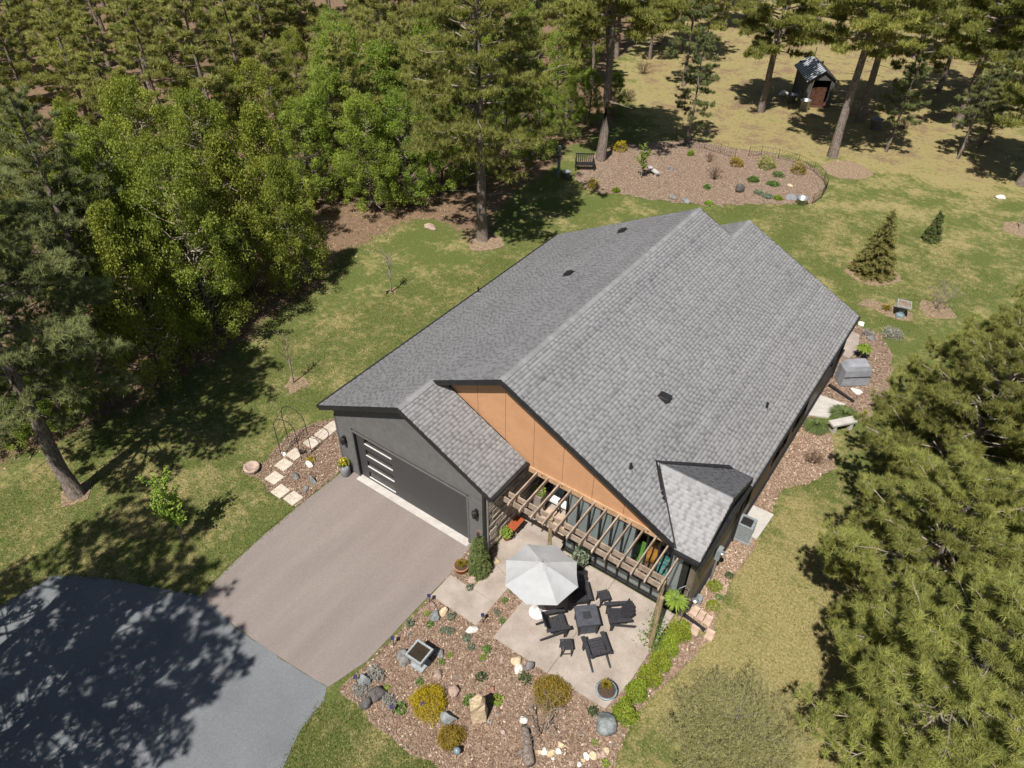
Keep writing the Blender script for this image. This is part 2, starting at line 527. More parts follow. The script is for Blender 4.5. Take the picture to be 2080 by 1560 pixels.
for nm, a, b in (('rock_grey', (0.11, 0.105, 0.1), (0.25, 0.235, 0.22)), ('rock_blue', (0.13, 0.145, 0.145), (0.27, 0.28, 0.27)),
                 ('rock_tan', (0.4, 0.29, 0.17), (0.62, 0.49, 0.33)), ('rock_white', (0.55, 0.5, 0.43), (0.74, 0.7, 0.63)),
                 ('rock_brown', (0.16, 0.11, 0.085), (0.3, 0.22, 0.175)), ('rock_pink', (0.27, 0.19, 0.15), (0.45, 0.34, 0.27)),
                 ('rock_red', (0.2, 0.09, 0.065), (0.34, 0.18, 0.13)), ('rock_dark', (0.06, 0.055, 0.052), (0.15, 0.135, 0.125))):
    MT[nm] = noise_mat(nm, a, b, 7, 0.9, 0.02, 18, 7, fine=0.2, fscale=30)
# foliage
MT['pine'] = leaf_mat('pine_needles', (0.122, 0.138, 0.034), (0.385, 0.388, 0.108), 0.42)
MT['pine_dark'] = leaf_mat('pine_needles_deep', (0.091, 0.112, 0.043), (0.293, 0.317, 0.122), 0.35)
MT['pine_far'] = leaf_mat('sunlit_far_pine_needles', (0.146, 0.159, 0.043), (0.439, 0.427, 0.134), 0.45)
MT['cedar'] = leaf_mat('yellow_green_leaves', (0.095, 0.126, 0.017), (0.347, 0.383, 0.062), 0.42)
MT['maple'] = leaf_mat('fresh_green_leaves', (0.091, 0.143, 0.019), (0.325, 0.403, 0.065), 0.42)
MT['lime'] = leaf_mat('lime_leaves', (0.13, 0.2, 0.02), (0.33, 0.42, 0.07), 0.35)
MT['boxwood'] = leaf_mat('bright_boxwood_leaves', (0.075, 0.121, 0.011), (0.276, 0.322, 0.034), 0.3)
MT['gold'] = leaf_mat('golden_threadleaf', (0.14, 0.115, 0.01), (0.52, 0.4, 0.02), 0.3)
MT['gold_dull'] = leaf_mat('dull_golden_threadleaf', (0.13, 0.095, 0.015), (0.36, 0.27, 0.035), 0.3)
MT['spruce'] = leaf_mat('spruce_needles', (0.11, 0.108, 0.03), (0.33, 0.3, 0.1), 0.3)
MT['juniper'] = leaf_mat('juniper_sprays', (0.06, 0.09, 0.028), (0.2, 0.24, 0.08), 0.3)
MT['silver'] = leaf_mat('silver_leaves', (0.17, 0.165, 0.145), (0.4, 0.385, 0.34), 0.2)
MT['perennial'] = leaf_mat('perennial_leaves', (0.05, 0.1, 0.02), (0.17, 0.27, 0.06), 0.3)
MT['grey_green'] = leaf_mat('grey_green_leaves', (0.09, 0.115, 0.07), (0.22, 0.26, 0.17), 0.3)
MT['dark_green'] = leaf_mat('dark_green_leaves', (0.025, 0.045, 0.016), (0.09, 0.13, 0.05), 0.25)
MT['yellow'] = leaf_mat('yellow_petals', (0.6, 0.4, 0.02), (0.85, 0.65, 0.06), 0.3)
MT['larch'] = leaf_mat('budding_larch_twigs', (0.21, 0.205, 0.08), (0.4, 0.38, 0.165), 0.35)
MT['bare'] = leaf_mat('bare_reddish_twigs', (0.14, 0.09, 0.06), (0.3, 0.21, 0.15), 0.1)
MT['grass'] = leaf_mat('grass_blades', (0.06, 0.095, 0.016), (0.2, 0.22, 0.055), 0.3, third=(0.36, 0.29, 0.13))
MT['straw_grass'] = leaf_mat('dead_grass', (0.2, 0.14, 0.07), (0.45, 0.33, 0.19), 0.2)


# ------------------------------------------------------------------ object helpers
def put(o, parent=None, **props):
    COL.objects.link(o)
    if parent is not None:
        o.parent = parent
    for k, v in props.items():
        o[k] = v
    return o


def thing(name, label, cat, loc=(0, 0, 0), rz=0.0, group=None, s=1.0):
    o = bpy.data.objects.new(name, None)
    o.empty_display_size = 0.2
    o.location = loc
    o.rotation_euler = (0, 0, rz)
    o.scale = (s, s, s)
    put(o)
    o['label'] = label
    o['category'] = cat
    if group:
        o['group'] = group
    return o


def tag(o, label, cat, group=None):
    o['label'] = label
    o['category'] = cat
    if group:
        o['group'] = group
    return o


def copy_tree(o, parent=None):
    c = o.copy()
    COL.objects.link(c)
    c.parent = parent
    for ch in o.children:
        copy_tree(ch, c)
    return c


def fast_mesh(name, verts, faces_flat, nper, tint=None, smooth=False):
    """mesh from numpy arrays; every face has nper corners; tint is one value per face"""
    me = bpy.data.meshes.new(name)
    nv, nf = len(verts), len(faces_flat) // nper
    me.vertices.add(nv)
    me.vertices.foreach_set('co', np.ascontiguousarray(verts, dtype=np.float32).ravel())
    me.loops.add(nf * nper)
    me.loops.foreach_set('vertex_index', np.ascontiguousarray(faces_flat, dtype=np.int32))
    me.polygons.add(nf)
    me.polygons.foreach_set('loop_start', np.arange(0, nf * nper, nper, dtype=np.int32))
    if smooth:
        me.polygons.foreach_set('use_smooth', np.ones(nf, dtype=bool))
    me.update(calc_edges=True)
    if tint is not None:
        at = me.attributes.new('tint', 'FLOAT', 'FACE')
        at.data.foreach_set('value', np.ascontiguousarray(tint, dtype=np.float32))
    return me


class MB:
    """collects shapes of one part"""

    def __init__(self):
        self.v, self.f = [], []

    def add(self, vs, fs):
        o = len(self.v)
        self.v += [tuple(q) for q in vs]
        self.f += [tuple(i + o for i in f) for f in fs]
        return self

    def box(self, c, s, rz=0.0, rx=0.0, ry=0.0):
        m = Matrix.Rotation(rz, 3, 'Z') @ Matrix.Rotation(ry, 3, 'Y') @ Matrix.Rotation(rx, 3, 'X')
        vs = [m @ Vector((sx * s[0] / 2, sy * s[1] / 2, sz * s[2] / 2)) + Vector(c)
              for sx in (-1, 1) for sy in (-1, 1) for sz in (-1, 1)]
        return self.add(vs, [(0, 1, 3, 2), (4, 6, 7, 5), (0, 4, 5, 1), (2, 3, 7, 6), (0, 2, 6, 4), (1, 5, 7, 3)])

    def beam(self, p0, p1, w, h, up=(0, 0, 1)):
        p0, p1 = Vector(p0), Vector(p1)
        d = (p1 - p0).normalized()
        s = d.cross(Vector(up))
        if s.length < 1e-5:
            s = d.cross(Vector((1, 0, 0)))
        s.normalize()
        u = s.cross(d)
        vs = [p + s * (a * w / 2) + u * (b * h / 2) for p in (p0, p1) for a, b in ((-1, -1), (1, -1), (1, 1), (-1, 1))]
        return self.add(vs, [(0, 3, 2, 1), (4, 5, 6, 7), (0, 1, 5, 4), (1, 2, 6, 5), (2, 3, 7, 6), (3, 0, 4, 7)])

    def tube(self, pts, rad, n=8, cap=True):
        pts = [Vector(p) for p in pts]
        if not hasattr(rad, '__len__'):
            rad = [rad] * len(pts)
        o = len(self.v)
        for i, p in enumerate(pts):
            d = (pts[min(i + 1, len(pts) - 1)] - pts[max(i - 1, 0)]).normalized()
            a = d.cross(Vector((0, 0, 1)))
            if a.length < 1e-3:
                a = Vector((1, 0, 0))
            a.normalize()
            b = d.cross(a)
            for k in range(n):
                t = 2 * pi * k / n
                self.v.append(tuple(p + (a * cos(t) + b * sin(t)) * rad[i]))
        for i in range(len(pts) - 1):
            for k in range(n):
                k2 = (k + 1) % n
                self.f.append((o + i * n + k, o + i * n + k2, o + (i + 1) * n + k2, o + (i + 1) * n + k))
        if cap:
            self.f.append(tuple(o + k for k in range(n))[::-1])
            self.f.append(tuple(o + (len(pts) - 1) * n + k for k in range(n)))
        return self

    def lathe(self, prof, n=20, c=(0, 0, 0)):
        o = len(self.v)
        for r, z in prof:
            for k in range(n):
                t = 2 * pi * k / n
                self.v.append((c[0] + r * cos(t), c[1] + r * sin(t), c[2] + z))
        for i in range(len(prof) - 1):
            for k in range(n):
                k2 = (k + 1) % n
                self.f.append((o + i * n + k, o + i * n + k2, o + (i + 1) * n + k2, o + (i + 1) * n + k))
        self.f.append(tuple(o + k for k in range(n))[::-1])
        self.f.append(tuple(o + (len(prof) - 1) * n + k for k in range(n)))
        return self

    def prism(self, poly, z0, z1):
        n = len(poly)
        vs = [(x, y, z0) for x, y in poly] + [(x, y, z1) for x, y in poly]
        fs = [tuple(range(n))[::-1], tuple(range(n, 2 * n))]
        fs += [(i, (i + 1) % n, n + (i + 1) % n, n + i) for i in range(n)]
        return self.add(vs, fs)

    def slab(self, top, thick):
        """a planar polygon given by its top corners, thickened straight down"""
        n = len(top)
        vs = [tuple(p) for p in top] + [(p[0], p[1], p[2] - thick) for p in top]
        fs = [tuple(range(n)), tuple(range(n, 2 * n))[::-1]]
        fs += [(i, n + i, n + (i + 1) % n, (i + 1) % n) for i in range(n)]
        return self.add(vs, fs)

    def build(self, name, mat, parent=None, smooth=False, **props):
        me = bpy.data.meshes.new(name)
        me.from_pydata(self.v, [], self.f)
        if smooth:
            for p in me.polygons:
                p.use_smooth = True
        me.update()
        me.materials.append(MT[mat] if isinstance(mat, str) else mat)
        return put(bpy.data.objects.new(name, me), parent, **props)


def fix_normals(o):
    import bmesh
    bm = bmesh.new()
    bm.from_mesh(o.data)
    bmesh.ops.recalc_face_normals(bm, faces=bm.faces)
    bm.to_mesh(o.data)
    bm.free()
    return o


# ------------------------------------------------------------------ the ground
def inside(poly, x, y):
    """vectorised point in polygon"""
    x, y = np.asarray(x, float), np.asarray(y, float)
    r = np.zeros(x.shape, bool)
    n = len(poly)
    for i in range(n):
        x0, y0 = poly[i]
        x1, y1 = poly[(i + 1) % n]
        if y0 == y1:
            continue
        c = ((y0 > y) != (y1 > y)) & (x < (x1 - x0) * (y - y0) / (y1 - y0) + x0)
        r ^= c
    return r


def pp(*pts):
    return [tuple(P(a, b))[:2] for a, b in pts]


WOOD = pp((0, 965), (140, 880), (250, 850), (330, 800), (450, 720), (530, 660), (570, 640), (628, 600), (680, 535), (735, 485),
          (820, 445), (900, 440), (930, 470), (985, 500), (1015, 470), (1000, 430), (1040, 400), (1110, 350), (1150, 300), (1220, 270),
          (1255, 235), (1240, 130), (1330, 60), (1500, 0)) + [(-30, 150), (-200, 100), (-200, -30), (-25, -14)]
DRYZONES = [(pp((1700, 330), (2080, 400), (2080, 0), (1350, 0), (1250, 170), (1400, 300)), 0.66),
            (pp((1560, 500), (1990, 640), (2080, 420), (1700, 330)), 0.3),
            (pp((1440, 1250), (1600, 1020), (1750, 1050), (1750, 1560), (1250, 1560)), 0.74),
            (pp((0, 1250), (0, 980), (260, 880), (560, 860), (520, 1060), (420, 1200)), 0.3),
            (pp((560, 800), (640, 640), (960, 520), (820, 720), (650, 820)), 0.24),
            (pp((545, 1560), (640, 1440), (700, 1415), (890, 1560)), 0.1)]


def axis(lo, hi, step, far):
    a = list(np.arange(lo, hi + 1e-6, step))
    s, q = step, a[-1]
    while q < far:
        s *= 1.5
        q += s
        a.append(q)
    s, q = step, a[0]
    while q > -far:
        s *= 1.5
        q -= s
        a.insert(0, q)
    return np.array(a)


gx, gy = axis(-62, 30, 0.7, 900), axis(-20, 92, 0.7, 900)
XX, YY = np.meshgrid(gx, gy, indexing='ij')


def blur(a, k):
    for _ in range(k):
        a = (a + np.roll(a, 1, 0) + np.roll(a, -1, 0)) / 3
        a = (a + np.roll(a, 1, 1) + np.roll(a, -1, 1)) / 3
    return a


woodm = blur(inside(WOOD, XX, YY).astype(float), 2)
drym = np.zeros(XX.shape) + 0.15
for poly, w_ in DRYZONES:
    drym = np.where(inside(poly, XX, YY), w_, drym)
drym = blur(drym, 4)
woodm = np.maximum(woodm, blur(inside(DRYZONES[0][0], XX, YY).astype(float) * 0.43, 3))
ng, mg = XX.shape
idx = np.arange(ng * mg).reshape(ng, mg)
q = np.stack([idx[:-1, :-1], idx[1:, :-1], idx[1:, 1:], idx[:-1, 1:]], -1).reshape(-1)
me = fast_mesh('ground', np.stack([XX.ravel(), YY.ravel(), np.zeros(ng * mg)], 1), q, 4)
for nm, arr in (('wood', woodm), ('dry', drym)):
    at = me.attributes.new(nm, 'FLOAT', 'POINT')
    at.data.foreach_set('value', arr.ravel().astype(np.float32))
me.materials.append(MT['ground'])
put(bpy.data.objects.new('ground', me), kind='structure')


def sheet(name, poly, z, mat, wob=0.0, seed=0, step=0.35, thick=None):
    """flat ground cover or slab with an optionally ragged edge"""
    rnd = random.Random(seed)
    pts = []
    n = len(poly)
    for i in range(n):
        a, b = Vector(poly[i]), Vector(poly[(i + 1) % n])
        k = max(1, int((b - a).length / step)) if wob else 1
        for j in range(k):
            p = a.lerp(b, j / k)
            pts.append((p.x + rnd.uniform(-wob, wob), p.y + rnd.uniform(-wob, wob)))
    o = MB().prism(pts, z - (thick or 0.05), z).build(name, mat, kind='structure')
    fix_normals(o)
    return o


DRIVE = [(-0.7, -0.1), (-0.76, -2.4), (-0.73, -3.6), (-0.6, -5.3), (-0.42, -6.42), (1.3, -6.48), (3.5, -6.33), (4.85, -6.17), (5.16, -5.0), (5.2, -0.05), (4.98, 0.1), (-0.62, 0.1)]
OLD = [(-0.42, -6.42), (1.3, -6.48), (3.5, -6.33), (4.85, -6.17), (5.05, -6.5), (5.15, -7.4), (5.6, -8.6), (6.6, -10.2), (9, -12.6), (9, -30), (-16, -30), (-14, -17), (-8.5, -12.2),
       (-5.0, -10.3), (-4.8, -8.7), (-3.6, -7.9), (-2.05, -7.15), (-0.9, -6.62)]
sheet('old_driveway', OLD, 0.012, 'old_drive', 0.03, 1)
sheet('driveway', DRIVE, 0.018, 'drive', 0.012, 2)
sheet('garage_apron', [(-0.06, -0.2), (4.95, -0.2), (4.95, 0.125), (-0.06, 0.125)], 0.024, 'pale_concrete')
BED_FRONT = pp((872, 1217), (880, 1212), (920, 1165), (950, 1115), (985, 1110), (1010, 1110), (1010, 1150), (1060, 1200), (1330, 1330), (1378, 1262), (1398, 1280), (1440, 1300), (1410, 1330),
               (1345, 1395), (1290, 1450), (1265, 1510), (1243, 1565), (1200, 1640), (960, 1640), (900, 1562), (835, 1530), (770, 1480), (735, 1440), (705, 1415), (690, 1400), (735, 1360), (800, 1295))
BED_RIGHT = pp((1378, 1240), (1430, 1190), (1470, 1110), (1490, 1080), (1535, 960), (1620, 820), (1660, 810), (1655, 850), (1690, 890), (1695, 950), (1640, 985), (1590, 990), (1560, 1050), (1530, 1110),
               (1490, 1170), (1455, 1240), (1445, 1290), (1400, 1275))
BED_GRILL = pp((1690, 660), (1720, 655), (1790, 680), (1812, 720), (1808, 780), (1790, 820), (1760, 855), (1720, 850), (1660, 800), (1680, 770))
BED_LEFT = pp((683, 850), (640, 862), (590, 880), (548, 925), (540, 940), (495, 945), (492, 960), (530, 972), (545, 1000), (570, 1012), (600, 1030), (640, 1000), (690, 958), (705, 955), (705, 880))
BED_BACK = pp((1195, 385), (1170, 360), (1180, 330), (1230, 300), (1300, 292), (1400, 285), (1480, 300), (1560, 310), (1640, 332), (1678, 362), (1670, 392), (1645, 415), (1560, 414), (1460, 418), (1370, 412), (1290, 400), (1225, 392))
for nm, poly, mt_, sd_ in (('front_mulch_bed', BED_FRONT, 'mulch', 3), ('side_mulch_bed', BED_RIGHT, 'mulch_dry', 4), ('grill_mulch_bed', BED_GRILL, 'mulch', 5),
                           ('path_mulch_bed', BED_LEFT, 'mulch', 6), ('back_garden_bed', BED_BACK, 'mulch', 7)):
    sheet(nm, poly, 0.02, mt_, 0.2 if nm == 'back_garden_bed' else 0.09, sd_, 0.3)
for k, (px_, py_, r_) in enumerate(((1770, 555, 1.25), (1800, 628, 1.0), (1900, 628, 0.8), (1720, 345, 1.5), (2068, 467, 0.9), (597, 782, 0.45), (795, 592, 0.3), (985, 492, 1.0), (155, 1005, 0.55))):
    c_ = P(px_, py_)
    sheet('mulch_ring', [(c_.x + r_ * (1.25 if k == 1 else 1) * cos(t / 14 * 2 * pi), c_.y + r_ * (0.55 if k == 1 else 1) * sin(t / 14 * 2 * pi)) for t in range(14)], 0.016 + 0.001 * k, 'mulch_dry', 0.2, 20 + k, 0.3)

# patio and walks: concrete slabs with joints between the pours
PZ = 0.06
sheet('patio', [(7.62, -2.3), (9.5, -2.3), (9.5, 1.5), (7.62, 1.5)], PZ, 'concrete', thick=0.1)
sheet('patio', [(9.512, -2.3), (11.33, -2.22), (11.5, -1.2), (11.55, 1.5), (9.512, 1.5)], PZ - 0.001, 'concrete', thick=0.1)
sheet('walkway', [(5.24, -2.3), (6.98, -2.3), (6.98, -1.36), (5.24, -1.36)], PZ - 0.02, 'concrete', thick=0.1)
sheet('walkway', [(6.1, -1.348), (6.98, -1.348), (6.98, -0.47), (6.1, -0.2)], PZ - 0.021, 'concrete', thick=0.1)
sheet('entry_walk', [(6.1, -0.188), (6.98, -0.458), (7.608, -0.46), (7.608, 1.5), (5.72, 1.5), (5.72, 0.1)], PZ - 0.019, 'concrete', thick=0.1)
sheet('porch_floor', [(5.66, 1.512), (7.6, 1.512), (7.6, 4.4), (5.66, 4.4)], PZ - 0.018, 'concrete', thick=0.1)
sheet('condenser_slab', [tuple(P(a, b))[:2] for a, b in ((1505, 1018), (1571, 1048), (1536, 1098), (1483, 1068))], 0.08, 'pale_concrete', thick=0.12)
sheet('side_pad', [tuple(P(a, b))[:2] for a, b in ((1727, 673), (1745, 683), (1742, 712), (1724, 730), (1690, 715))], 0.07, 'concrete', thick=0.12)
sheet('side_pad', [tuple(P(a, b))[:2] for a, b in ((1660, 803), (1717, 823), (1682, 850), (1638, 845))], 0.07, 'pale_concrete', thick=0.12)


# ------------------------------------------------------------------ the house
house = thing('house', 'dark single-storey house with grey shingle roof and orange gable wall', 'house')
S = 0.5017
XE, ZE, XG, XM, XR, X2 = -1.149, 3.0365, 2.673, 5.301, 11.976, 6.833
YF, Y1, YB, YB2, YW, XGR = -0.345, 1.225, 14.377, 16.098, 1.58, 6.072
SGY, SGZ, SGX0, SGX1, SGF, SGB, SGE = 2.98, 4.10, 9.64, 11.93, 1.15, 4.90, 3.28
WX = 11.79                                    # side wall towards the lawn


def zl(x):
    return ZE + S * (x - XE)


def zr(x):
    return zl(XM) - S * (x - XM)


def zg(x):
    return zl(XG) - S * (x - XG)


TH = 0.15
rb = MB()
rb.slab([(XE, YF, zl(XE)), (XG, YF, zl(XG)), (XG, Y1, zl(XG)), (XE, Y1, zl(XE))], TH)
rb.slab([(XE, Y1, zl(XE)), (XM, Y1, zl(XM)), (XM, YB, zl(XM)), (XE, YB, zl(XE))], TH)
rb.slab([(XG, YF, zl(XG)), (XGR, YF, zg(XGR)), (XGR, 1.5, zg(XGR)), (XG, 1.5, zl(XG))], TH)
rb.slab([(XM, Y1, zr(XM)), (XR, Y1, zr(XR)), (XR, YB, zr(XR)), (XM, YB, zr(XM))], TH)
rb.slab([(X2, YB, zr(X2)), (XR, YB, zr(XR)), (XR, YB2, zr(XR)), (X2, YB2, zr(X2))], TH)
zx2 = zr(X2)
rb.slab([(X2, YB - 0.3, zx2), (X2, YB2, zx2), (X2 - 3.2, YB2, zx2 - S * 3.2), (X2 - 3.2, YB - 0.3, zx2 - S * 3.2)], TH)
rb.slab([(SGX0, SGY, SGZ), (11.18, SGF, SGE), (SGX1, SGF, SGE), (SGX1, SGY, SGZ)], TH)
rb.slab([(SGX0, SGY, SGZ), (SGX1, SGY, SGZ), (SGX1, SGB, SGE), (11.3, SGB, SGE)], TH)
roof = fix_normals(rb.build('roof', 'black_trim', house))


def shingle_plane(O, a, b, length, span, seed, exp=0.118, lift=0.004):
    """courses of laminated tabs; span(t) gives the a-interval at t metres up the slope"""
    rng = np.random.default_rng(seed)
    a, b = np.array(a, float), np.array(b, float)
    n = np.cross(a, b)
    n /= np.linalg.norm(n)
    if n[2] < 0:
        n = -n
    O = np.array(O, float)
    V, F, T = [], [], []
    i = 0
    while i * exp < length - 0.02:
        t0, t1 = i * exp, min((i + 1) * exp + 0.01, length)
        lo0, hi0 = span(t0)
        lo1, hi1 = span(t1)
        lo, hi = max(lo0, lo1), min(hi0, hi1)
        x = lo - rng.uniform(0, 0.15)
        raised = rng.random() < 0.5
        row = rng.normal(0, 0.05)
        while x < hi:
            w = rng.uniform(0.1, 0.17) if raised else rng.uniform(0.07, 0.12)
            x0, x1 = max(x, lo), min(x + w, hi)
            first, last = x0 <= lo + 1e-6, x1 >= hi - 1e-6
            x += w
            if x1 - x0 < 0.015:
                raised = not raised
                continue
            hb = 0.013 if raised else 0.007
            o = len(V)
            p00, p10 = (lo0 if first else x0), (hi0 if last else x1)
            p01, p11 = (lo1 if first else x0), (hi1 if last else x1)
            for (s_, t_, h_) in ((p00, t0, hb), (p10, t0, hb), (p11, t1, 0.003), (p01, t1, 0.003), (p00, t0, -0.002), (p10, t0, -0.002)):
                V.append(O + a * s_ + b * t_ + n * (h_ + lift))
            F += [o, o + 1, o + 2, o + 3, o + 4, o + 5, o + 1, o]
            tv = rng.uniform(0.56, 0.74) if raised else rng.uniform(0.2, 0.44)
            if rng.random() < 0.12:
                tv = rng.uniform(0.2, 0.9)
            tv = min(max(tv + row, 0), 1)
            T += [tv, tv * 0.8]
            raised = (not raised) if rng.random() < 0.75 else True
        i += 1
    me = fast_mesh('shingles', np.array(V), np.array(F), 4, np.array(T))
    me.materials.append(MT['shingle'])
    return fix_normals(put(bpy.data.objects.new('shingles', me), roof, kind='stuff'))


K = math.sqrt(1 + S * S)
ul, ur = (1 / K, 0, S / K), (-1 / K, 0, S / K)
shingle_plane((XE, 0, ZE), (0, 1, 0), ul, (XG - XE) * K, lambda t: (YF, YB), 1)
shingle_plane((XG, 0, zl(XG)), (0, 1, 0), ul, (XM - XG) * K, lambda t: (Y1, YB), 2)
shingle_plane((XGR, 0, zg(XGR)), (0, 1, 0), ur, (XGR - XG) * K, lambda t: (YF, 1.5), 3)


def span_r(t):
    x = XR - t / K
    hi = YB2 if x > X2 else YB
    lo = Y1
    if x > SGX0:                       # behind the small gable: start at the valley
        f = min(1.0, (x - SGX0) / (11.3 - SGX0))
        v = SGY + (SGB - SGY) * f
        return (v, hi)
    return (lo, hi)


def span_rf(t):
    x = 11.18 - t / K
    f = (x - SGX0) / (11.18 - SGX0)
    return (Y1, SGY + (SGF - SGY) * f)


shingle_plane((XR, 0, zr(XR)), (0, 1, 0), ur, (XR - SGX0) * K, span_r, 4)
shingle_plane((SGX0, 0, zr(SGX0)), (0, 1, 0), ur, (SGX0 - XM) * K, lambda t: (Y1, YB2 if SGX0 - t / K > X2 else YB), 5)
shingle_plane((11.18, 0, zr(11.18)), (0, 1, 0), ur, (11.18 - SGX0) * K, span_rf, 6)
shingle_plane((X2 - 3.2, 0, zx2 - S * 3.2), (0, 1, 0), ul, 3.2 * K, lambda t: (YB - 0.3, YB2), 7)
s2 = (SGZ - SGE) / (SGY - SGF)
k2 = math.sqrt(1 + s2 * s2)
shingle_plane((0, SGF, SGE), (1, 0, 0), (0, 1 / k2, s2 / k2), (SGY - SGF) * k2, lambda t: (11.18 + (SGX0 - 11.18) * t / ((SGY - SGF) * k2), SGX1), 8)
s3 = (SGZ - SGE) / (SGB - SGY)
k3 = math.sqrt(1 + s3 * s3)
shingle_plane((0, SGB, SGE), (1, 0, 0), (0, -1 / k3, s3 / k3), (SGB - SGY) * k3, lambda t: (11.3 + (SGX0 - 11.3) * t / ((SGB - SGY) * k3), SGX1), 9)


# ridge caps, one bent shingle after another
def cap_mesh(w, s_, ln):
    d = w / math.sqrt(1 + s_ * s_)
    v, f = [], []
    for yy, h in ((0, 0.034), (ln, 0.018)):
        v += [(-d, yy, -d * s_ + h - 0.012), (-d * 0.25, yy, -d * 0.22 * s_ + h), (0, yy, h + 0.006), (d * 0.25, yy, -d * 0.22 * s_ + h), (d, yy, -d * s_ + h - 0.012)]
    for k in range(4):
        f.append((k, k + 1, k + 6, k + 5))
    v += [(-d, 0, -d * s_), (0, 0, 0), (d, 0, -d * s_)]
    f += [(10, 11, 2, 1, 0), (11, 12, 4, 3, 2)]
    m_ = bpy.data.meshes.new('ridge_cap')
    m_.from_pydata(v, [], f)
    m_.materials.append(MT['ridgecap'])
    return m_


cap_a, cap_b = cap_mesh(0.125, S, 0.24), cap_mesh(0.13, s2, 0.24)


def caps(me_, x0, y0, z0, rz, ln, seed):
    rnd = random.Random(seed)
    n = int(round(ln / 0.2))
    for i in range(n):
        o = bpy.data.objects.new('ridge_cap', me_)
        d = i * ln / n
        o.location = (x0 - sin(rz) * d, y0 + cos(rz) * d, z0 + 0.008)
        o.rotation_euler = (rnd.uniform(-0.004, 0.008), 0, rz + rnd.uniform(-0.015, 0.015))
        put(o, roof)


caps(cap_a, XM, Y1, zl(XM), 0, YB - Y1 - 0.03, 1)
caps(cap_a, XG, YF, zl(XG), 0, Y1 - YF + 0.05, 2)
caps(cap_a, X2, YB - 0.15, zx2, 0, YB2 - YB + 0.12, 3)
caps(cap_b, SGX0 - 0.05, SGY, SGZ, -pi / 2, SGX1 - SGX0 + 0.0, 4)

# metal valleys beside the small gable
for (x1_, y1_) in ((11.18, SGF), (11.3, SGB)):
    p0, p1 = Vector((SGX0, SGY, SGZ)), Vector((x1_, y1_, SGE))
    d = (p1 - p0)
    side = Vector((-1, 0, S)).normalized()
    w_ = 0.15
    vb = MB()
    up = Vector((0, 0, 0.03))
    vb.add([p0 + up, p1 + up, p1 + side * w_ + up, p0 + side * w_ * 0.8 + up,
            p1 + Vector((0.07, 0.0, 0.02)) + up, p0 + Vector((0.04, 0, 0.02)) + up], [(0, 1, 2, 3), (0, 5, 4, 1)])
    vb.build('valley_flashing', 'black_trim', roof)

# vents and pipes on the slopes
for (x_, y_) in ((2.69, 13.13), (2.73, 8.96)):
    m_ = MB().box((0, 0, 0.05), (0.26, 0.28, 0.09)).box((0, 0, 0.012), (0.36, 0.4, 0.012)).build('roof_vent', 'black_trim', roof)
    m_.location, m_.rotation_euler = (x_, y_, zl(x_) + 0.012), (0, -math.atan(S), 0)
m_ = MB().add([(-0.18, -0.16, 0), (0.18, -0.16, 0), (0.18, 0.16, 0), (-0.18, 0.16, 0), (-0.12, -0.13, 0.07), (0.17, -0.15, 0.17), (0.17, 0.15, 0.17), (-0.12, 0.13, 0.07)],
              [(0, 1, 5, 4), (1, 2, 6, 5), (2, 3, 7, 6), (3, 0, 4, 7), (4, 5, 6, 7), (3, 2, 1, 0)]).build('roof_vent', 'black_trim', roof)
m_.location, m_.rotation_euler = (8.65, 5.14, zr(8.65) + 0.012), (0, math.atan(S), 0)
for (x_, y_, f_) in ((9.2, 2.05, zr), (11.12, 8.0, zr), (-0.95, 8.14, zl)):
    pz = f_(x_)
    pipe = MB().tube([(x_, y_, pz - 0.05), (x_, y_, pz + 0.3)], 0.042, 10).build('vent_pipe', 'black_trim', roof)
    fl = MB().lathe([(0.09, 0.0), (0.06, 0.05), (0.045, 0.1)], 10, (x_, y_, pz - 0.01)).build('pipe_flashing', 'steel', roof)

# gutters and rake boards
gt = MB().beam((XE - 0.05, YF, ZE - 0.07), (XE - 0.05, YB, ZE - 0.07), 0.11, 0.11).build('gutter', 'black_trim', house)
MB().beam((XGR + 0.05, YF, zg(XGR) - 0.06), (XGR + 0.05, 1.5, zg(XGR) - 0.06), 0.1, 0.11).build('gutter', 'black_trim', house)
MB().beam((XR + 0.03, SGB + 0.1, zr(XR) - 0.05), (XR + 0.03, YB2, zr(XR) - 0.05), 0.06, 0.09).build('gutter', 'black_trim', house)
MB().beam((11.2, SGF - 0.05, SGE - 0.06), (SGX1, SGF - 0.05, SGE - 0.06), 0.1, 0.11).build('gutter', 'black_trim', house)
for (x0, z0, x1, z1, y_) in ((XE, zl(XE), XG, zl(XG), YF), (XG, zl(XG), XGR, zg(XGR), YF), (XG - 0.1, zl(XG - 0.1), XM, zl(XM), Y1), (XM, zr(XM), 11.2, zr(11.2), Y1),
                             (XM, zr(XM), X2, zr(X2), YB), (X2, zr(X2), XR, zr(XR), YB2), (XE, zl(XE), XM, zl(XM), YB)):
    o_ = -0.012 if y_ < 5 else 0.012
    MB().add([(x0, y_ + o_, z0 + 0.012), (x1, y_ + o_, z1 + 0.012), (x1, y_ + o_, z1 - 0.19), (x0, y_ + o_, z0 - 0.19),
              (x0, y_ - o_, z0 + 0.012), (x1, y_ - o_, z1 + 0.012), (x1, y_ - o_, z1 - 0.19), (x0, y_ - o_, z0 - 0.19)],
             [(0, 1, 2, 3), (7, 6, 5, 4), (0, 4, 5, 1), (1, 5, 6, 2), (2, 6, 7, 3), (3, 7, 4, 0)]).build('rake_board', 'black_trim', house)

# walls
XL, XGW, DW, DH = -0.85, 5.60, 4.88, 2.19


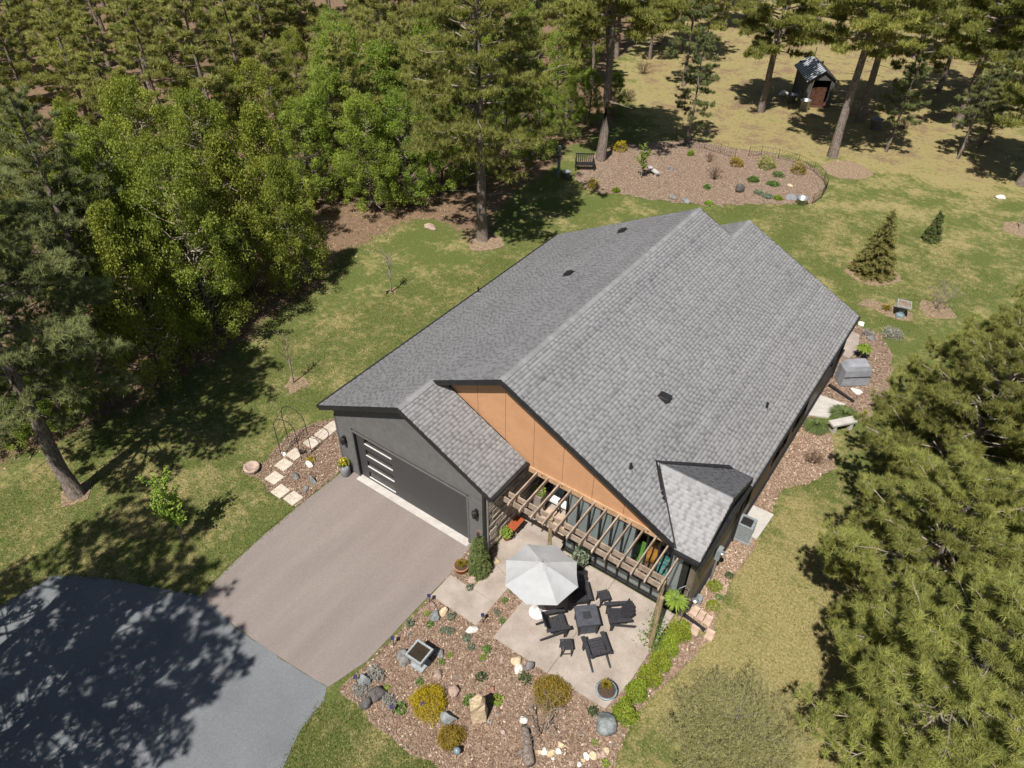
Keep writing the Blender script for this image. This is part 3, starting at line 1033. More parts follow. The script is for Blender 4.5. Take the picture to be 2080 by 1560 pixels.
def wall_poly(poly, y0, y1):
    """polygon in x,z extruded in y"""
    n = len(poly)
    vs_ = [(x, y0, z) for x, z in poly] + [(x, y1, z) for x, z in poly]
    return vs_, [tuple(range(n)), tuple(range(n, 2 * n))[::-1]] + [(i, n + i, n + (i + 1) % n, (i + 1) % n) for i in range(n)]


U = TH + 0.02
gw = MB()
gw.add(*wall_poly([(XL, 0), (-0.02, 0), (-0.02, DH + 0.02), (XL, DH + 0.02)], 0, 0.15))
gw.add(*wall_poly([(DW + 0.02, 0), (XGW, 0), (XGW, DH + 0.02), (DW + 0.02, DH + 0.02)], 0, 0.15))
gw.add(*wall_poly([(XL, DH + 0.02), (XGW, DH + 0.02), (XGW, zg(XGW) - U), (XG, zl(XG) - U), (XL, zl(XL) - U)], 0, 0.15))
gwall = fix_normals(gw.build('garage_wall', 'black_trim', house))


def siding(parent, lo, hi, z0, z1, face, mat, step=0.152, axis_='x', off=0.0, gaps=()):
    """lap boards; lo/hi give the horizontal limits at height z"""
    z = z0
    while z < z1 - 0.03:
        zt = min(z + step, z1)
        a0, a1, b0, b1 = lo(z), lo(zt), hi(z), hi(zt)
        segs = [(a0, a1, b0, b1)]
        for (g0, g1, gz0, gz1) in gaps:
            if zt > gz0 + 0.01 and z < gz1 - 0.01:
                ns = []
                for (p, q_, r, s_) in segs:
                    if p < g0 < r:
                        ns.append((p, q_, g0, g0))
                    if r > g1 > p:
                        ns.append((g1, g1, r, s_))
                    if g1 <= p or g0 >= r:
                        ns.append((p, q_, r, s_))
                segs = ns
        for (p, q_, r, s_) in segs:
            if r - p < 0.03 or s_ - q_ < 0.01:
                continue
            fb, ft = face * 0.026, face * 0.009
            pts = [(p, fb + off, z), (r, fb + off, z), (s_, ft + off, zt), (q_, ft + off, zt), (p, off - face * 0.002, z), (r, off - face * 0.002, z), (s_, off - face * 0.002, zt), (q_, off - face * 0.002, zt)]
            if axis_ == 'y':
                pts = [(b, a, c) for a, b, c in pts]
            fix_normals(MB().add(pts, [(0, 1, 2, 3), (4, 7, 6, 5), (0, 4, 5, 1), (3, 2, 6, 7), (0, 3, 7, 4), (1, 5, 6, 2)]).build('siding_board', mat, parent))
        z = zt


def lo_g(z):
    return max(XL + 0.06, XE + (z + U - ZE) / S)


def hi_g(z):
    return min(XGW - 0.06, XG + (zl(XG) - U - z) / S)


siding(gwall, lo_g, hi_g, 0.08, zl(XG) - U - 0.02, -1, 'siding', gaps=((-0.09, DW + 0.09, -1, DH + 0.1),))
MB().box((XL + 0.03, -0.018, 1.3), (0.07, 0.03, 2.58)).build('corner_board', 'siding', gwall)
MB().box((XGW - 0.03, -0.018, 1.5), (0.07, 0.03, 3.0)).build('corner_board', 'siding', gwall)
MB().box((-0.055, -0.02, DH / 2 + 0.03), (0.07, 0.035, DH + 0.05)).build('door_trim', 'siding', gwall)
MB().box((DW + 0.055, -0.02, DH / 2 + 0.03), (0.07, 0.035, DH + 0.05)).build('door_trim', 'siding', gwall)
MB().box((DW / 2, -0.021, DH + 0.06), (DW + 0.04, 0.035, 0.07)).build('door_trim', 'siding', gwall)

ow = MB()
ow.add(*wall_poly([(XL, 0), (XL + 0.15, 0), (XL + 0.15, zl(XL) - U), (XL, zl(XL) - U)], 0.15, YB - 0.35))
o_ = fix_normals(ow.build('side_wall', 'siding', house))
bw = MB().add(*wall_poly([(XL, 0), (WX, 0), (WX, zr(WX) - U), (XM, zl(XM) - U), (XL, zl(XL) - U)], YB - 0.5, YB - 0.35))
fix_normals(bw.build('back_wall', 'siding', house))
bw2 = MB().add(*wall_poly([(X2 - 2.6, 0), (WX, 0), (WX, zr(WX) - U), (X2, zx2 - U), (X2 - 2.6, zx2 - S * 2.6 - U)], YB2 - 0.5, YB2 - 0.36))
fix_normals(bw2.build('back_wall', 'siding', house))

# side wall towards the lawn
WIN_S = ((5.3, 6.0, 1.05, 2.55), (8.2, 8.85, 1.0, 2.6), (8.95, 9.6, 1.0, 2.6), (10.3, 10.95, 1.0, 2.6), (11.05, 11.7, 1.0, 2.6))
sw = MB()
zt_ = zr(WX) - U
cuts = [YW] + [v for w_ in WIN_S for v in w_[:2]] + [YB2 - 0.36]
for i in range(0, len(cuts) - 1, 2):
    sw.box((WX - 0.08, (cuts[i] + cuts[i + 1]) / 2, zt_ / 2), (0.15, cuts[i + 1] - cuts[i], zt_))
for (a, b, c, d) in WIN_S:
    sw.box((WX - 0.08, (a + b) / 2, c / 2), (0.15, b - a, c))
    sw.box((WX - 0.08, (a + b) / 2, (d + zt_) / 2), (0.15, b - a, zt_ - d))
swall = sw.build('lawn_side_wall', 'bronze_siding', house)
siding(swall, lambda z: YW + 0.02, lambda z: YB2 - 0.4, 0.34, zt_, 1, 'bronze_siding', 0.2, 'y', WX, gaps=tuple((a - 0.05, b + 0.05, c - 0.05, d + 0.05) for a, b, c, d in WIN_S))
MB().box((WX + 0.035, (YW + YB2) / 2, 0.16), (0.06, YB2 - YW - 0.4, 0.32)).build('foundation', 'mortar', swall)
MB().box((WX + 0.045, (YW + YB2) / 2, 0.335), (0.07, YB2 - YW - 0.4, 0.03)).build('drip_edge', 'black_trim', swall)
for (a, b, c, d) in WIN_S:
    w_ = MB()
    for (y0, y1, z0, z1) in ((a - 0.045, a + 0.02, c - 0.04, d + 0.04), (b - 0.02, b + 0.045, c - 0.04, d + 0.04), (a + 0.02, b - 0.02, d - 0.02, d + 0.04), (a + 0.02, b - 0.02, c - 0.04, c + 0.02)):
        w_.box((WX + 0.0, (y0 + y1) / 2, (z0 + z1) / 2), (0.09, y1 - y0, z1 - z0))
    wf = w_.build('window', 'black_trim', house)
    MB().box((WX - 0.01, (a + b) / 2, (c + d) / 2), (0.012, b - a - 0.04, d - c - 0.04)).build('pane', 'dark_glass', wf)
    MB().box((WX - 0.12, (a + b) / 2, (c + d) / 2), (0.02, b - a, d - c)).build('shade', 'interior', wf)
# small gable end
sgw = MB()
pts = [(SGF + 0.35, SGE - 0.3), (SGB - 0.3, SGE - 0.3), (SGB - 0.3, SGE - U + 0.13), (SGY, SGZ - U), (SGF + 0.35, SGE - U + 0.15)]
n_ = len(pts)
sgw.add([(WX + 0.04, y, z) for y, z in pts] + [(WX - 0.1, y, z) for y, z in pts], [tuple(range(n_)), tuple(range(n_, 2 * n_))[::-1]] + [(i, n_ + i, n_ + (i + 1) % n_, (i + 1) % n_) for i in range(n_)])
fix_normals(sgw.build('gable_end', 'bronze_siding', house))
for (ya, za, yb_, zb_) in ((SGF, SGE, SGY, SGZ), (SGY, SGZ, SGB, SGE)):
    MB().add([(SGX1 + 0.012, ya, za + 0.012), (SGX1 + 0.012, yb_, zb_ + 0.012), (SGX1 + 0.012, yb_, zb_ - 0.17), (SGX1 + 0.012, ya, za - 0.17),
              (SGX1 - 0.012, ya, za + 0.012), (SGX1 - 0.012, yb_, zb_ + 0.012), (SGX1 - 0.012, yb_, zb_ - 0.17), (SGX1 - 0.012, ya, za - 0.17)],
             [(0, 1, 2, 3), (7, 6, 5, 4), (0, 4, 5, 1), (1, 5, 6, 2), (2, 6, 7, 3), (3, 7, 4, 0)]).build('rake_board', 'black_trim', house)

# orange gable wall: backing and panels with open joints
ZL_ = 2.9
back = MB().add(*wall_poly([(XG - 0.5, zg(XG) - 0.3), (XGR + 0.1, ZL_), (11.5, ZL_), (11.5, zr(11.5) - U), (XM, zl(XM) - U), (XG - 0.6, zl(XG - 0.6) - U)], YW + 0.02, YW + 0.14))
gable = fix_normals(back.build('gable_wall', 'black_trim', house))
seams = [XG - 0.45] + [3.13 + 1.045 * k for k in range(9)] + [11.25]


def top_g(x):
    return (zl(x) if x < XM else zr(x)) - U - 0.01


def bot_g(x):
    return max(ZL_ + 0.02, zg(x) - 0.05) if x < XGR + 0.05 else ZL_ + 0.02


for i in range(len(seams) - 1):
    a, b = seams[i] + 0.006, seams[i + 1] - 0.006
    xs = sorted({a, b} | {x for x in (XM, XGR + 0.06) if a < x < b})
    top = [(x, top_g(x)) for x in xs if top_g(x) > bot_g(x) + 0.01]
    bot = [(x, bot_g(x)) for x in xs if top_g(x) > bot_g(x) + 0.01]
    if len(top) < 2:
        continue
    fix_normals(MB().add(*wall_poly(bot + top[::-1], YW - 0.012, YW + 0.019)).build('panel', 'orange', gable))

# stone veneer on the garage's porch side
swl = MB().box((XGW - 0.07, (0.15 + 4.4) / 2 + 0.05, 1.6), (0.14, 4.3, 3.2)).build('stone_wall', 'mortar', house)
rs = random.Random(5)
z = 0.04
smesh = []
for k in range(6):
    m_ = MB()
    r_ = random.Random(k)
    j = lambda: r_.uniform(-0.06, 0.06)
    m_.add([(0, 0, 0), (0, 1, 0), (0, 1, 1), (0, 0, 1), (1, 0.06 + j(), 0.1 + j()), (1, 0.94 + j(), 0.1 + j()), (1, 0.94 + j(), 0.9 + j()), (1, 0.06 + j(), 0.9 + j())],
           [(4, 5, 6, 7), (0, 1, 5, 4), (1, 2, 6, 5), (2, 3, 7, 6), (3, 0, 4, 7)])
    me_ = bpy.data.meshes.new('stone')
    me_.from_pydata(m_.v, [], m_.f)
    me_.materials.append(MT['stone'])
    smesh.append(me_)
while z < 3.1:
    h = rs.choice((0.09, 0.12, 0.15, 0.18))
    y = 0.12 - rs.uniform(0, 0.2)
    while y < 2.6:
        w = rs.uniform(0.18, 0.5)
        y0, y1 = max(y, 0.1), y + w
        y = y1
        if y1 - y0 < 0.06:
            continue
        o_ = put(bpy.data.objects.new('stone', rs.choice(smesh)), swl)
        o_.location = (XGW + 0.001, y0 + 0.007, z + 0.006)
        o_.scale = (rs.uniform(0.035, 0.075), y1 - y0 - 0.014, h - 0.012)
    z += h
MB().box((XGW + 0.035, 0.05, 1.5), (0.06, 0.07, 3.0)).build('corner_trim', 'white_trim', house)
MB().box((XGW + 0.02, -0.075, 1.55), (0.09, 0.07, 3.1)).build('downspout', 'black_trim', house)

# porch recess and glazed front
MB().box((6.62, 4.46, 1.6), (2.0, 0.1, 3.2)).build('porch_wall', 'siding', house)
pd = MB().box((6.3, 4.395, 1.08), (0.95, 0.03, 2.1)).build('front_door', 'interior', house)
MB().box((6.65, 4.36, 1.05), (0.03, 0.05, 0.2)).build('handle', 'steel', pd)
MB().box((6.6, 3.0, 3.05), (2.05, 2.8, 0.06)).build('porch_ceiling', 'interior', house)
FR0, PIT, NP = 7.55, 0.388, 10
fr = MB()
for k in range(NP + 1):
    fr.box((FR0 + PIT * k, YW + 0.03, 1.45), (0.045, 0.09, 2.72))
fr.box((FR0 + PIT * NP / 2, YW + 0.03, 2.86), (PIT * NP + 0.05, 0.1, 0.1))
fr.box((FR0 + PIT * NP / 2, YW + 0.03, 0.06), (PIT * NP + 0.05, 0.1, 0.1))
fr.box((FR0 + PIT * NP / 2, YW + 0.03, 0.62), (PIT * NP + 0.05, 0.088, 0.045))
ww = fr.build('window_wall', 'black_trim', house)
for k in range(NP):
    x = FR0 + PIT * (k + 0.5)
    for (z0, z1) in ((0.11, 0.6), (0.645, 2.81)):
        MB().box((x, YW + 0.03, (z0 + z1) / 2), (PIT - 0.045, 0.012, z1 - z0)).build('pane', 'glass', ww)
    if k not in (6, 7, 8):
        MB().box((x, YW + 0.1, 1.46), (PIT - 0.03, 0.02, 2.66)).build('shade', 'shade', ww)
    else:
        MB().box((x, YW + 0.1, 0.36), (PIT - 0.03, 0.02, 0.46)).build('shade', 'shade', ww)
MB().box((FR0 + 0.0, 3.05, 1.45), (0.06, 2.7, 2.75)).build('porch_screen', 'shade', house)
MB().box((11.49, YW + 0.03, 1.45), (0.18, 0.12, 2.9)).build('corner_post', 'black_trim', house)
MB().box((9.58, 4.0, 0.05), (3.9, 4.7, 0.06)).build('room_floor', 'floorwood', house)
MB().box((9.58, 6.3, 1.5), (3.9, 0.1, 3.0)).build('room_wall', 'interior', house)
MB().box((9.58, 4.0, 2.93), (3.86, 4.6, 0.05)).build('room_ceiling', 'interior', house)

# garage door
gd = MB().box((DW / 2, 0.145, DH / 2), (DW, 0.03, DH)).build('garage_door', 'black_trim', house)
WDX = (0.36, 1.62)
for k in range(4):
    z0, z1 = k * DH / 4 + 0.006, (k + 1) * DH / 4 - 0.006
    wz0, wz1 = z0 + 0.13, z1 - 0.1
    m_ = MB()
    m_.box(((0.01 + WDX[0]) / 2, 0.105, (z0 + z1) / 2), (WDX[0] - 0.01, 0.05, z1 - z0))
    m_.box(((WDX[1] + DW - 0.01) / 2, 0.105, (z0 + z1) / 2), (DW - 0.01 - WDX[1], 0.05, z1 - z0))
    m_.box(((WDX[0] + WDX[1]) / 2, 0.105, (z0 + wz0) / 2), (WDX[1] - WDX[0], 0.05, wz0 - z0))
    m_.box(((WDX[0] + WDX[1]) / 2, 0.105, (z1 + wz1) / 2), (WDX[1] - WDX[0], 0.05, z1 - wz1))
    m_.build('door_section', 'door', gd)
    MB().box(((WDX[0] + WDX[1]) / 2, 0.122, (wz0 + wz1) / 2), (WDX[1] - WDX[0] - 0.005, 0.01, wz1 - wz0 - 0.005)).build('pane', 'dark_glass', gd)
    MB().box(((WDX[0] + WDX[1]) / 2, 0.085, wz0 + 0.012), (WDX[1] - WDX[0] - 0.01, 0.045, 0.016)).build('window_sill', 'white_trim', gd)
# wall lanterns are parts of the house
for (x_, z_) in ((-0.47, 1.62), (5.30, 1.8)):
    ln = MB().box((x_, -0.045, z_), (0.11, 0.03, 0.3)).box((x_, -0.1, z_ + 0.17), (0.04, 0.12, 0.03))
    ln.lathe([(0.03, 0.16), (0.09, 0.12), (0.1, 0.1), (0.075, -0.14), (0.04, -0.17)], 6, (x_, -0.15, z_))
    lt = ln.build('lantern', 'black_metal', house)
    MB().lathe([(0.065, -0.11), (0.082, 0.08)], 6, (x_, -0.15, z_)).build('lantern_glass', 'steel', lt)
# downspout at the small gable, meter pipe
MB().beam((WX + 0.08, SGB + 0.05, 0.3), (WX + 0.08, SGB + 0.05, 3.0), 0.08, 0.08).build('downspout', 'black_trim', house)
MB().beam((WX + 0.08, 15.55, 0.2), (WX + 0.08, 15.55, 2.8), 0.08, 0.08).build('downspout', 'black_trim', house)
lb = MB().box((WX + 0.06, 14.1, 1.75), (0.1, 0.14, 0.22)).build('lantern', 'black_metal', house)

# ------------------------------------------------------------------ vegetation builders
def unit(v):
    return v / np.maximum(np.linalg.norm(v, axis=-1, keepdims=True), 1e-9)


def needles_mesh(name, pos, dirs, tint, n, ln, wd, rng, spread=1.0, mat='pine', jit=0.15):
    """tufts of thin needle triangles: pos/dirs/tint per tuft"""
    m = len(pos)
    p = np.repeat(pos, n, 0) + rng.normal(0, 0.02, (m * n, 3))
    d = unit(np.repeat(dirs, n, 0) * 0.75 + rng.normal(0, 0.62 * spread, (m * n, 3)))
    ll = ln * rng.uniform(0.65, 1.15, (m * n, 1))
    s = unit(np.cross(d, rng.normal(0, 0.3, (m * n, 3)) + [0, 0, 1])) * wd
    tri = np.stack([p - s, p + s, p + d * ll], 1).reshape(-1, 3)
    t = np.clip(np.repeat(tint, n) + rng.normal(0, jit, m * n), 0, 1)
    me_ = fast_mesh(name, tri, np.arange(len(tri)), 3, t)
    me_.materials.append(MT[mat])
    return me_


def leaves_mesh(name, pos, tint, size, rng, mat, droop=0.3, aspect=0.55, up=None, jit=0.12):
    """single leaves as folded rhombs (two triangles) at pos"""
    n = len(pos)
    d = rng.normal(0, 1, (n, 3))
    d[:, 2] -= droop * 2
    d = unit(d)
    nr = rng.normal(0, 0.7, (n, 3))
    nr[:, 2] += 1.7
    s = unit(np.cross(d, nr))
    L_ = size * rng.uniform(0.6, 1.25, (n, 1))
    nn = np.cross(s, d)
    a, b = pos, pos + d * L_
    c = pos + d * L_ * 0.5 + s * L_ * aspect * 0.5 + nn * L_ * 0.08
    e = pos + d * L_ * 0.5 - s * L_ * aspect * 0.5 + nn * L_ * 0.08
    v = np.stack([a, c, b, e], 1).reshape(-1, 3)
    base = np.arange(n) * 4
    f = np.stack([base, base + 1, base + 2, base, base + 2, base + 3], 1).reshape(-1)
    t = np.clip(np.repeat(tint + rng.normal(0, jit, n), 2), 0, 1)
    me_ = fast_mesh(name, v, f, 3, t)
    me_.materials.append(MT[mat])
    return me_


def tubes_mesh(name, polys, mat, n=6):
    b = MB()
    for pts, rad in polys:
        b.tube(pts, rad, n, False)
    me_ = bpy.data.meshes.new(name)
    me_.from_pydata(b.v, [], b.f)
    for p in me_.polygons:
        p.use_smooth = True
    me_.materials.append(MT[mat])
    return me_


def pine_meshes(seed, H, base, R, nb=46, sub=7, n=42, ln=0.17, wd=0.007, rt=0.2, mat='pine', dead=8, top=0.35, lean=(0, 0), sparse=1.0, fork=False):
    """tall pine: bare trunk, whorled limbs, needle tufts at the ends of the side shoots"""
    rng = np.random.default_rng(seed)
    zs = np.linspace(0, H, 9)
    wob = np.cumsum(rng.normal(0, 0.035, (9, 2)), 0)
    ax = np.stack([wob[:, 0] + lean[0] * zs, wob[:, 1] + lean[1] * zs, zs], 1)
    ax[0, :2] = 0
    rad = rt * (1 - zs / H) ** 0.75 * 0.92 + 0.02
    rad[0] *= 1.22
    polys = [(ax.tolist(), rad.tolist())]
    if fork:
        k0 = 3
        ax2 = ax[k0:].copy()
        off = np.linspace(0, 1, len(ax2)) ** 0.6
        ax2[:, 0] += off * 0.75
        ax2[:, 1] += off * 0.45
        polys.append((ax2.tolist(), (rad[k0:] * 0.8).tolist()))
    at = lambda z: np.array([np.interp(z, zs, ax[:, i]) for i in range(3)])
    TP, TD, TT = [], [], []
    for i in range(nb):
        f = (i + rng.uniform(0, 1)) / nb
        z = base + (H - base) * f ** 0.9
        prof = (1 - f) ** 0.6 * (0.65 + 0.35 * min(1, f * 5))
        L_ = R * max(0.16, prof) * rng.uniform(0.72, 1.15)
        az = i * 2.399 + rng.uniform(-0.4, 0.4)
        out = np.array([cos(az), sin(az), 0])
        up0 = rng.uniform(-0.1, 0.25) + 0.5 * f
        p0 = at(z)
        pts = []
        for t in np.linspace(0, 1, 5):
            pts.append(p0 + out * L_ * t + np.array([0, 0, L_ * (up0 * t - 0.25 * t * t * (1 - f) + 0.12 * t ** 3)]) + rng.normal(0, 0.03 * L_, 3) * t)
        pts = np.array(pts)
        r0 = max(0.012, 0.05 * L_ / R * rt / 0.2)
        polys.append((pts.tolist(), np.linspace(r0, 0.008, 5).tolist()))
        tb = rng.uniform(0.35, 0.7)
        side = np.array([-out[1], out[0], 0])
        ns = max(2, int(sub * L_ / R * sparse + 1))
        for j in range(ns):
            t = rng.uniform(0.3, 1.0)
            b0 = np.array([np.interp(t, np.linspace(0, 1, 5), pts[:, k]) for k in range(3)])
            sg = 1 if j % 2 else -1
            dv = unit(out * rng.uniform(0.5, 1.0) + side * sg * rng.uniform(0.3, 1.1) + np.array([0, 0, rng.uniform(-0.1, 0.45)]))
            sl = L_ * rng.uniform(0.14, 0.34) * (1.25 - 0.5 * t)
            tip = b0 + dv * sl
            polys.append(([b0.tolist(), (b0 + dv * sl * 0.5 + [0, 0, -0.02]).tolist(), tip.tolist()], [0.012, 0.01, 0.006]))
            k = max(2, int(sl / 0.16) + 1)
            for q in np.linspace(0.25, 1, k):
                TP.append(b0 + dv * sl * q + rng.normal(0, 0.035, 3))
                TD.append(unit(dv * 0.5 + np.array([0, 0, 0.9]) + rng.normal(0, 0.3, 3)))
                TT.append(tb + rng.normal(0, 0.19))
            for s_ in (-1, 1):
                v2 = unit(dv + np.cross(dv, [0, 0, 1]) * s_ * 0.9)
                tp = b0 + dv * sl * 0.55 + v2 * sl * 0.5
                TP.append(tp)
                TD.append(unit(v2 * 0.5 + np.array([0, 0, 0.9])))
                TT.append(tb + rng.normal(0, 0.19))
        TP.append(pts[-1])
        TD.append(unit(out + [0, 0, 0.6]))
        TT.append(tb + 0.1)
    for i in range(dead):                      # bare lower limbs
        z = base * rng.uniform(0.5, 1.15)
        az = rng.uniform(0, 2 * pi)
        p0 = at(z)
        L_ = rng.uniform(0.3, 1.1) * R * 0.4
        d = np.array([cos(az), sin(az), rng.uniform(-0.25, 0.2)])
        pts = [p0, p0 + d * L_ * 0.5, p0 + d * L_ + [0, 0, -0.08 * L_]]
        polys.append(([p.tolist() for p in pts], [0.02, 0.014, 0.006]))
    trunk = tubes_mesh('trunk', polys[:1] + (polys[1:2] if fork else []), 'bark', 10)
    limbs = tubes_mesh('limbs', polys[2 if fork else 1:], 'twig' if mat == 'pine' else 'bark_dark', 5)
    crown = needles_mesh('crown', np.array(TP), np.array(TD), np.clip(np.array(TT), 0, 1), n, ln, wd, rng, 1.0, mat)
    return trunk, limbs, crown


def leafy_meshes(seed, H, R, mat, clumps=150, per=80, size=0.15, droop=0.6, cr=0.5, zlo=0.12, rt=0.12, shape='dome', barkm='bark_dark'):
    """broad leafy tree: limbs to clumps of leaves with gaps between"""
    rng = np.random.default_rng(seed)
    ctr = []
    lob = rng.uniform(0, 2 * pi, 3)
    while len(ctr) < clumps:
        f = rng.uniform(zlo, 1)
        az = rng.uniform(0, 2 * pi)
        if shape == 'dome':
            rr = R * (1 - ((f - 0.35) / 0.68) ** 2 if f > 0.35 else 0.72 + 0.8 * f) ** 0.6
        else:
            rr = R * min(1, (1 - f) * 1.25 + 0.1) * (0.75 + 0.25 * min(1, f * 6))
        rr *= 1 + 0.2 * sin(2 * az + lob[0]) + 0.13 * sin(5 * az + lob[1] + 7 * f)
        q_ = rng.uniform(0.2, 1) ** 0.5 * rng.uniform(0.8, 1.18)
        ctr.append([rr * q_ * cos(az), rr * q_ * sin(az), f * H])
    ctr = np.array(ctr)
    pr_ = rng.normal(0, 1, (clumps, per, 3))
    pr_ = unit(pr_) * rng.uniform(0.2, 1, (clumps, per, 1)) ** 0.6
    sc = np.array([1, 1, 0.8 + 0.5 * droop]) * cr * rng.uniform(0.6, 1.25, (clumps, 1, 1))
    pos = ctr[:, None, :] + pr_ * sc
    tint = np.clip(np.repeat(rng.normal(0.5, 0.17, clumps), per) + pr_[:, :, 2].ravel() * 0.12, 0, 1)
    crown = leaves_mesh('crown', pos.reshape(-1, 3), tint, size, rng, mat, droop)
    zs = np.linspace(0, H * 0.92, 6)
    w_ = np.cumsum(rng.normal(0, 0.05, (6, 2)), 0)
    ax = np.stack([w_[:, 0], w_[:, 1], zs], 1)
    ax[0, :2] = 0
    tr = tubes_mesh('trunk', [(ax.tolist(), (rt * (1 - zs / H) + 0.012).tolist())], barkm, 8)
    polys = []
    for c in ctr[::2]:
        z0 = max(0.1 * H, c[2] - rng.uniform(0.35, 0.9) * math.hypot(c[0], c[1]))
        b = np.array([np.interp(z0, zs, ax[:, 0]), np.interp(z0, zs, ax[:, 1]), z0])
        m_ = (b + c) / 2 + [0, 0, -0.06 * H * rng.random()]
        polys.append(([b.tolist(), m_.tolist(), c.tolist()], [rt * 0.28, rt * 0.17, 0.008]))
    return tr, tubes_mesh('limbs', polys, 'twig', 5), crown


def place_tree(name, label, cat, loc, meshes, rz=0, s=1.0, group=None):
    t = thing(name, label, cat, loc, rz, group, s)
    for me_ in meshes:
        if me_ is not None:
            o_ = put(bpy.data.objects.new(me_.name.split('.')[0], me_), t)
            if o_.name.startswith('limbs'):
                o_['kind'] = 'stuff'
    return t


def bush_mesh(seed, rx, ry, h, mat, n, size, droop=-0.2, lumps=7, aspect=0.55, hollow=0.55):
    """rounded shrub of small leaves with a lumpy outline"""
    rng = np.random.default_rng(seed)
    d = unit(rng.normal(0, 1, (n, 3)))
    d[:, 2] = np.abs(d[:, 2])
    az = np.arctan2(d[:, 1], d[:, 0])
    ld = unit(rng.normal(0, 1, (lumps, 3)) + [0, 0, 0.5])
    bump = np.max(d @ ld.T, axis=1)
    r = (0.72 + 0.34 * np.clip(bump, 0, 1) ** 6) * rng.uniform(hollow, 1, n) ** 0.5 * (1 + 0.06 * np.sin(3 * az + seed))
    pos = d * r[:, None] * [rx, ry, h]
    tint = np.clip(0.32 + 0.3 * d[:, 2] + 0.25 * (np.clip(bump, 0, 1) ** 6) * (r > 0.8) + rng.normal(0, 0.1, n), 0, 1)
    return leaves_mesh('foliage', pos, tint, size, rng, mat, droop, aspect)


def spike_mesh(seed, r, h, mat, n, wd, arch=0.5, name='foliage', r0=0.03, jit=0.15):
    """blades rising from a centre and arching out (grasses, threadleaf, ferns)"""
    rng = np.random.default_rng(seed)
    az = rng.uniform(0, 2 * pi, n)
    k = rng.uniform(0.05, 1, n) ** 0.6
    out = np.stack([np.cos(az), np.sin(az), np.zeros(n)], 1)
    hh = h * rng.uniform(0.55, 1.05, n) * (1 - 0.35 * k * arch)
    p0 = out * (r0 * rng.uniform(0, 1, (n, 1)))
    p1 = out * (r * k * 0.45)[:, None] + np.stack([np.zeros(n), np.zeros(n), hh * 0.75], 1)
    p2 = out * (r * k)[:, None] + np.stack([np.zeros(n), np.zeros(n), hh * (1 - arch * k * 0.8)], 1)
    s = np.stack([-np.sin(az), np.cos(az), rng.normal(0, 0.4, n)], 1) * wd
    v = np.stack([p0 - s, p0 + s, p1 + s, p1 - s, p2], 1).reshape(-1, 3)
    b = np.arange(n) * 5
    f = np.stack([b, b + 1, b + 2, b, b + 2, b + 3, b + 3, b + 2, b + 4], 1).reshape(-1)
    t = np.clip(np.repeat(rng.normal(0.5, 0.2, n), 3), 0, 1)
    me_ = fast_mesh(name, v, f, 3, t)
    me_.materials.append(MT[mat])
    return me_


def twig_mesh(seed, r, h, n, mat, wd=0.006, levels=3, name='twigs'):
    """bare many-stemmed shrub"""
    rng = np.random.default_rng(seed)
    polys = []

    def grow(p, d, L_, lev, rad):
        e = p + d * L_
        polys.append(([p.tolist(), (p + d * L_ * 0.5 + rng.normal(0, 0.03 * L_, 3)).tolist(), e.tolist()], [rad, rad * 0.8, rad * 0.6]))
        if lev > 0:
            for _ in range(3):
                grow(p + d * L_ * rng.uniform(0.5, 1), unit(d + rng.normal(0, 0.45, 3)), L_ * rng.uniform(0.45, 0.7), lev - 1, rad * 0.6)
    for i in range(n):
        az = rng.uniform(0, 2 * pi)
        k = rng.uniform(0.1, 1)
        d = unit(np.array([cos(az) * k * r / h, sin(az) * k * r / h, 1.0]))
        grow(np.array([cos(az), sin(az), 0]) * 0.04, d, h * 0.5 * rng.uniform(0.8, 1.1), levels, wd)
    return tubes_mesh(name, polys, mat, 3)


def rock_mesh(seed, rx, ry, rz, mat, sub=3, flat=0.35, rough=0.22):
    import bmesh
    bm = bmesh.new()
    bmesh.ops.create_icosphere(bm, subdivisions=sub, radius=1)
    rng = np.random.default_rng(seed)
    pl = [(unit(rng.normal(0, 1, 3)), rng.uniform(0.5, 0.88)) for _ in range(14)]
    ph = rng.uniform(0, 6, 6)
    for v in bm.verts:
        c = np.array(v.co)
        for nrm, d in pl:                     # flattened facets
            e = c @ nrm - d
            if e > 0:
                c = c - nrm * e * 0.95
        w = 1 + rough * 0.35 * (sin(3.1 * c[0] + ph[0]) * sin(2.7 * c[1] + ph[1]) + 0.6 * sin(5.3 * c[2] + 4 * c[0] + ph[2]))
        c = c * w
        c[2] = max(c[2], -flat)
        v.co = (c[0] * rx, c[1] * ry, (c[2] + flat) * rz - 0.02)
    m_ = bpy.data.meshes.new('boulder')
    bm.to_mesh(m_)
    bm.free()
    for p in m_.polygons:
        p.use_smooth = sub > 2
    m_.materials.append(MT[mat])
    return m_


def rock(px, py, rx, ry, rz, mat, seed, label, name='boulder', rot=0.0, group=None):
    o = bpy.data.objects.new(name, rock_mesh(seed, rx, ry, rz, mat))
    o.location = P(px, py, 0.02)
    o.rotation_euler = (0, 0, rot)
    put(o)
    return tag(o, label, 'rock', group)


def plant(name, px, py, me_, label, cat='plant', rz=0.0, group=None, z=0.02, s=1.0, stem=None):
    t = thing(name, label, cat, P(px, py, z), rz, group, s)
    put(bpy.data.objects.new(me_.name.split('.')[0], me_), t)
    if stem:
        put(bpy.data.objects.new('stem', stem), t)
    return t


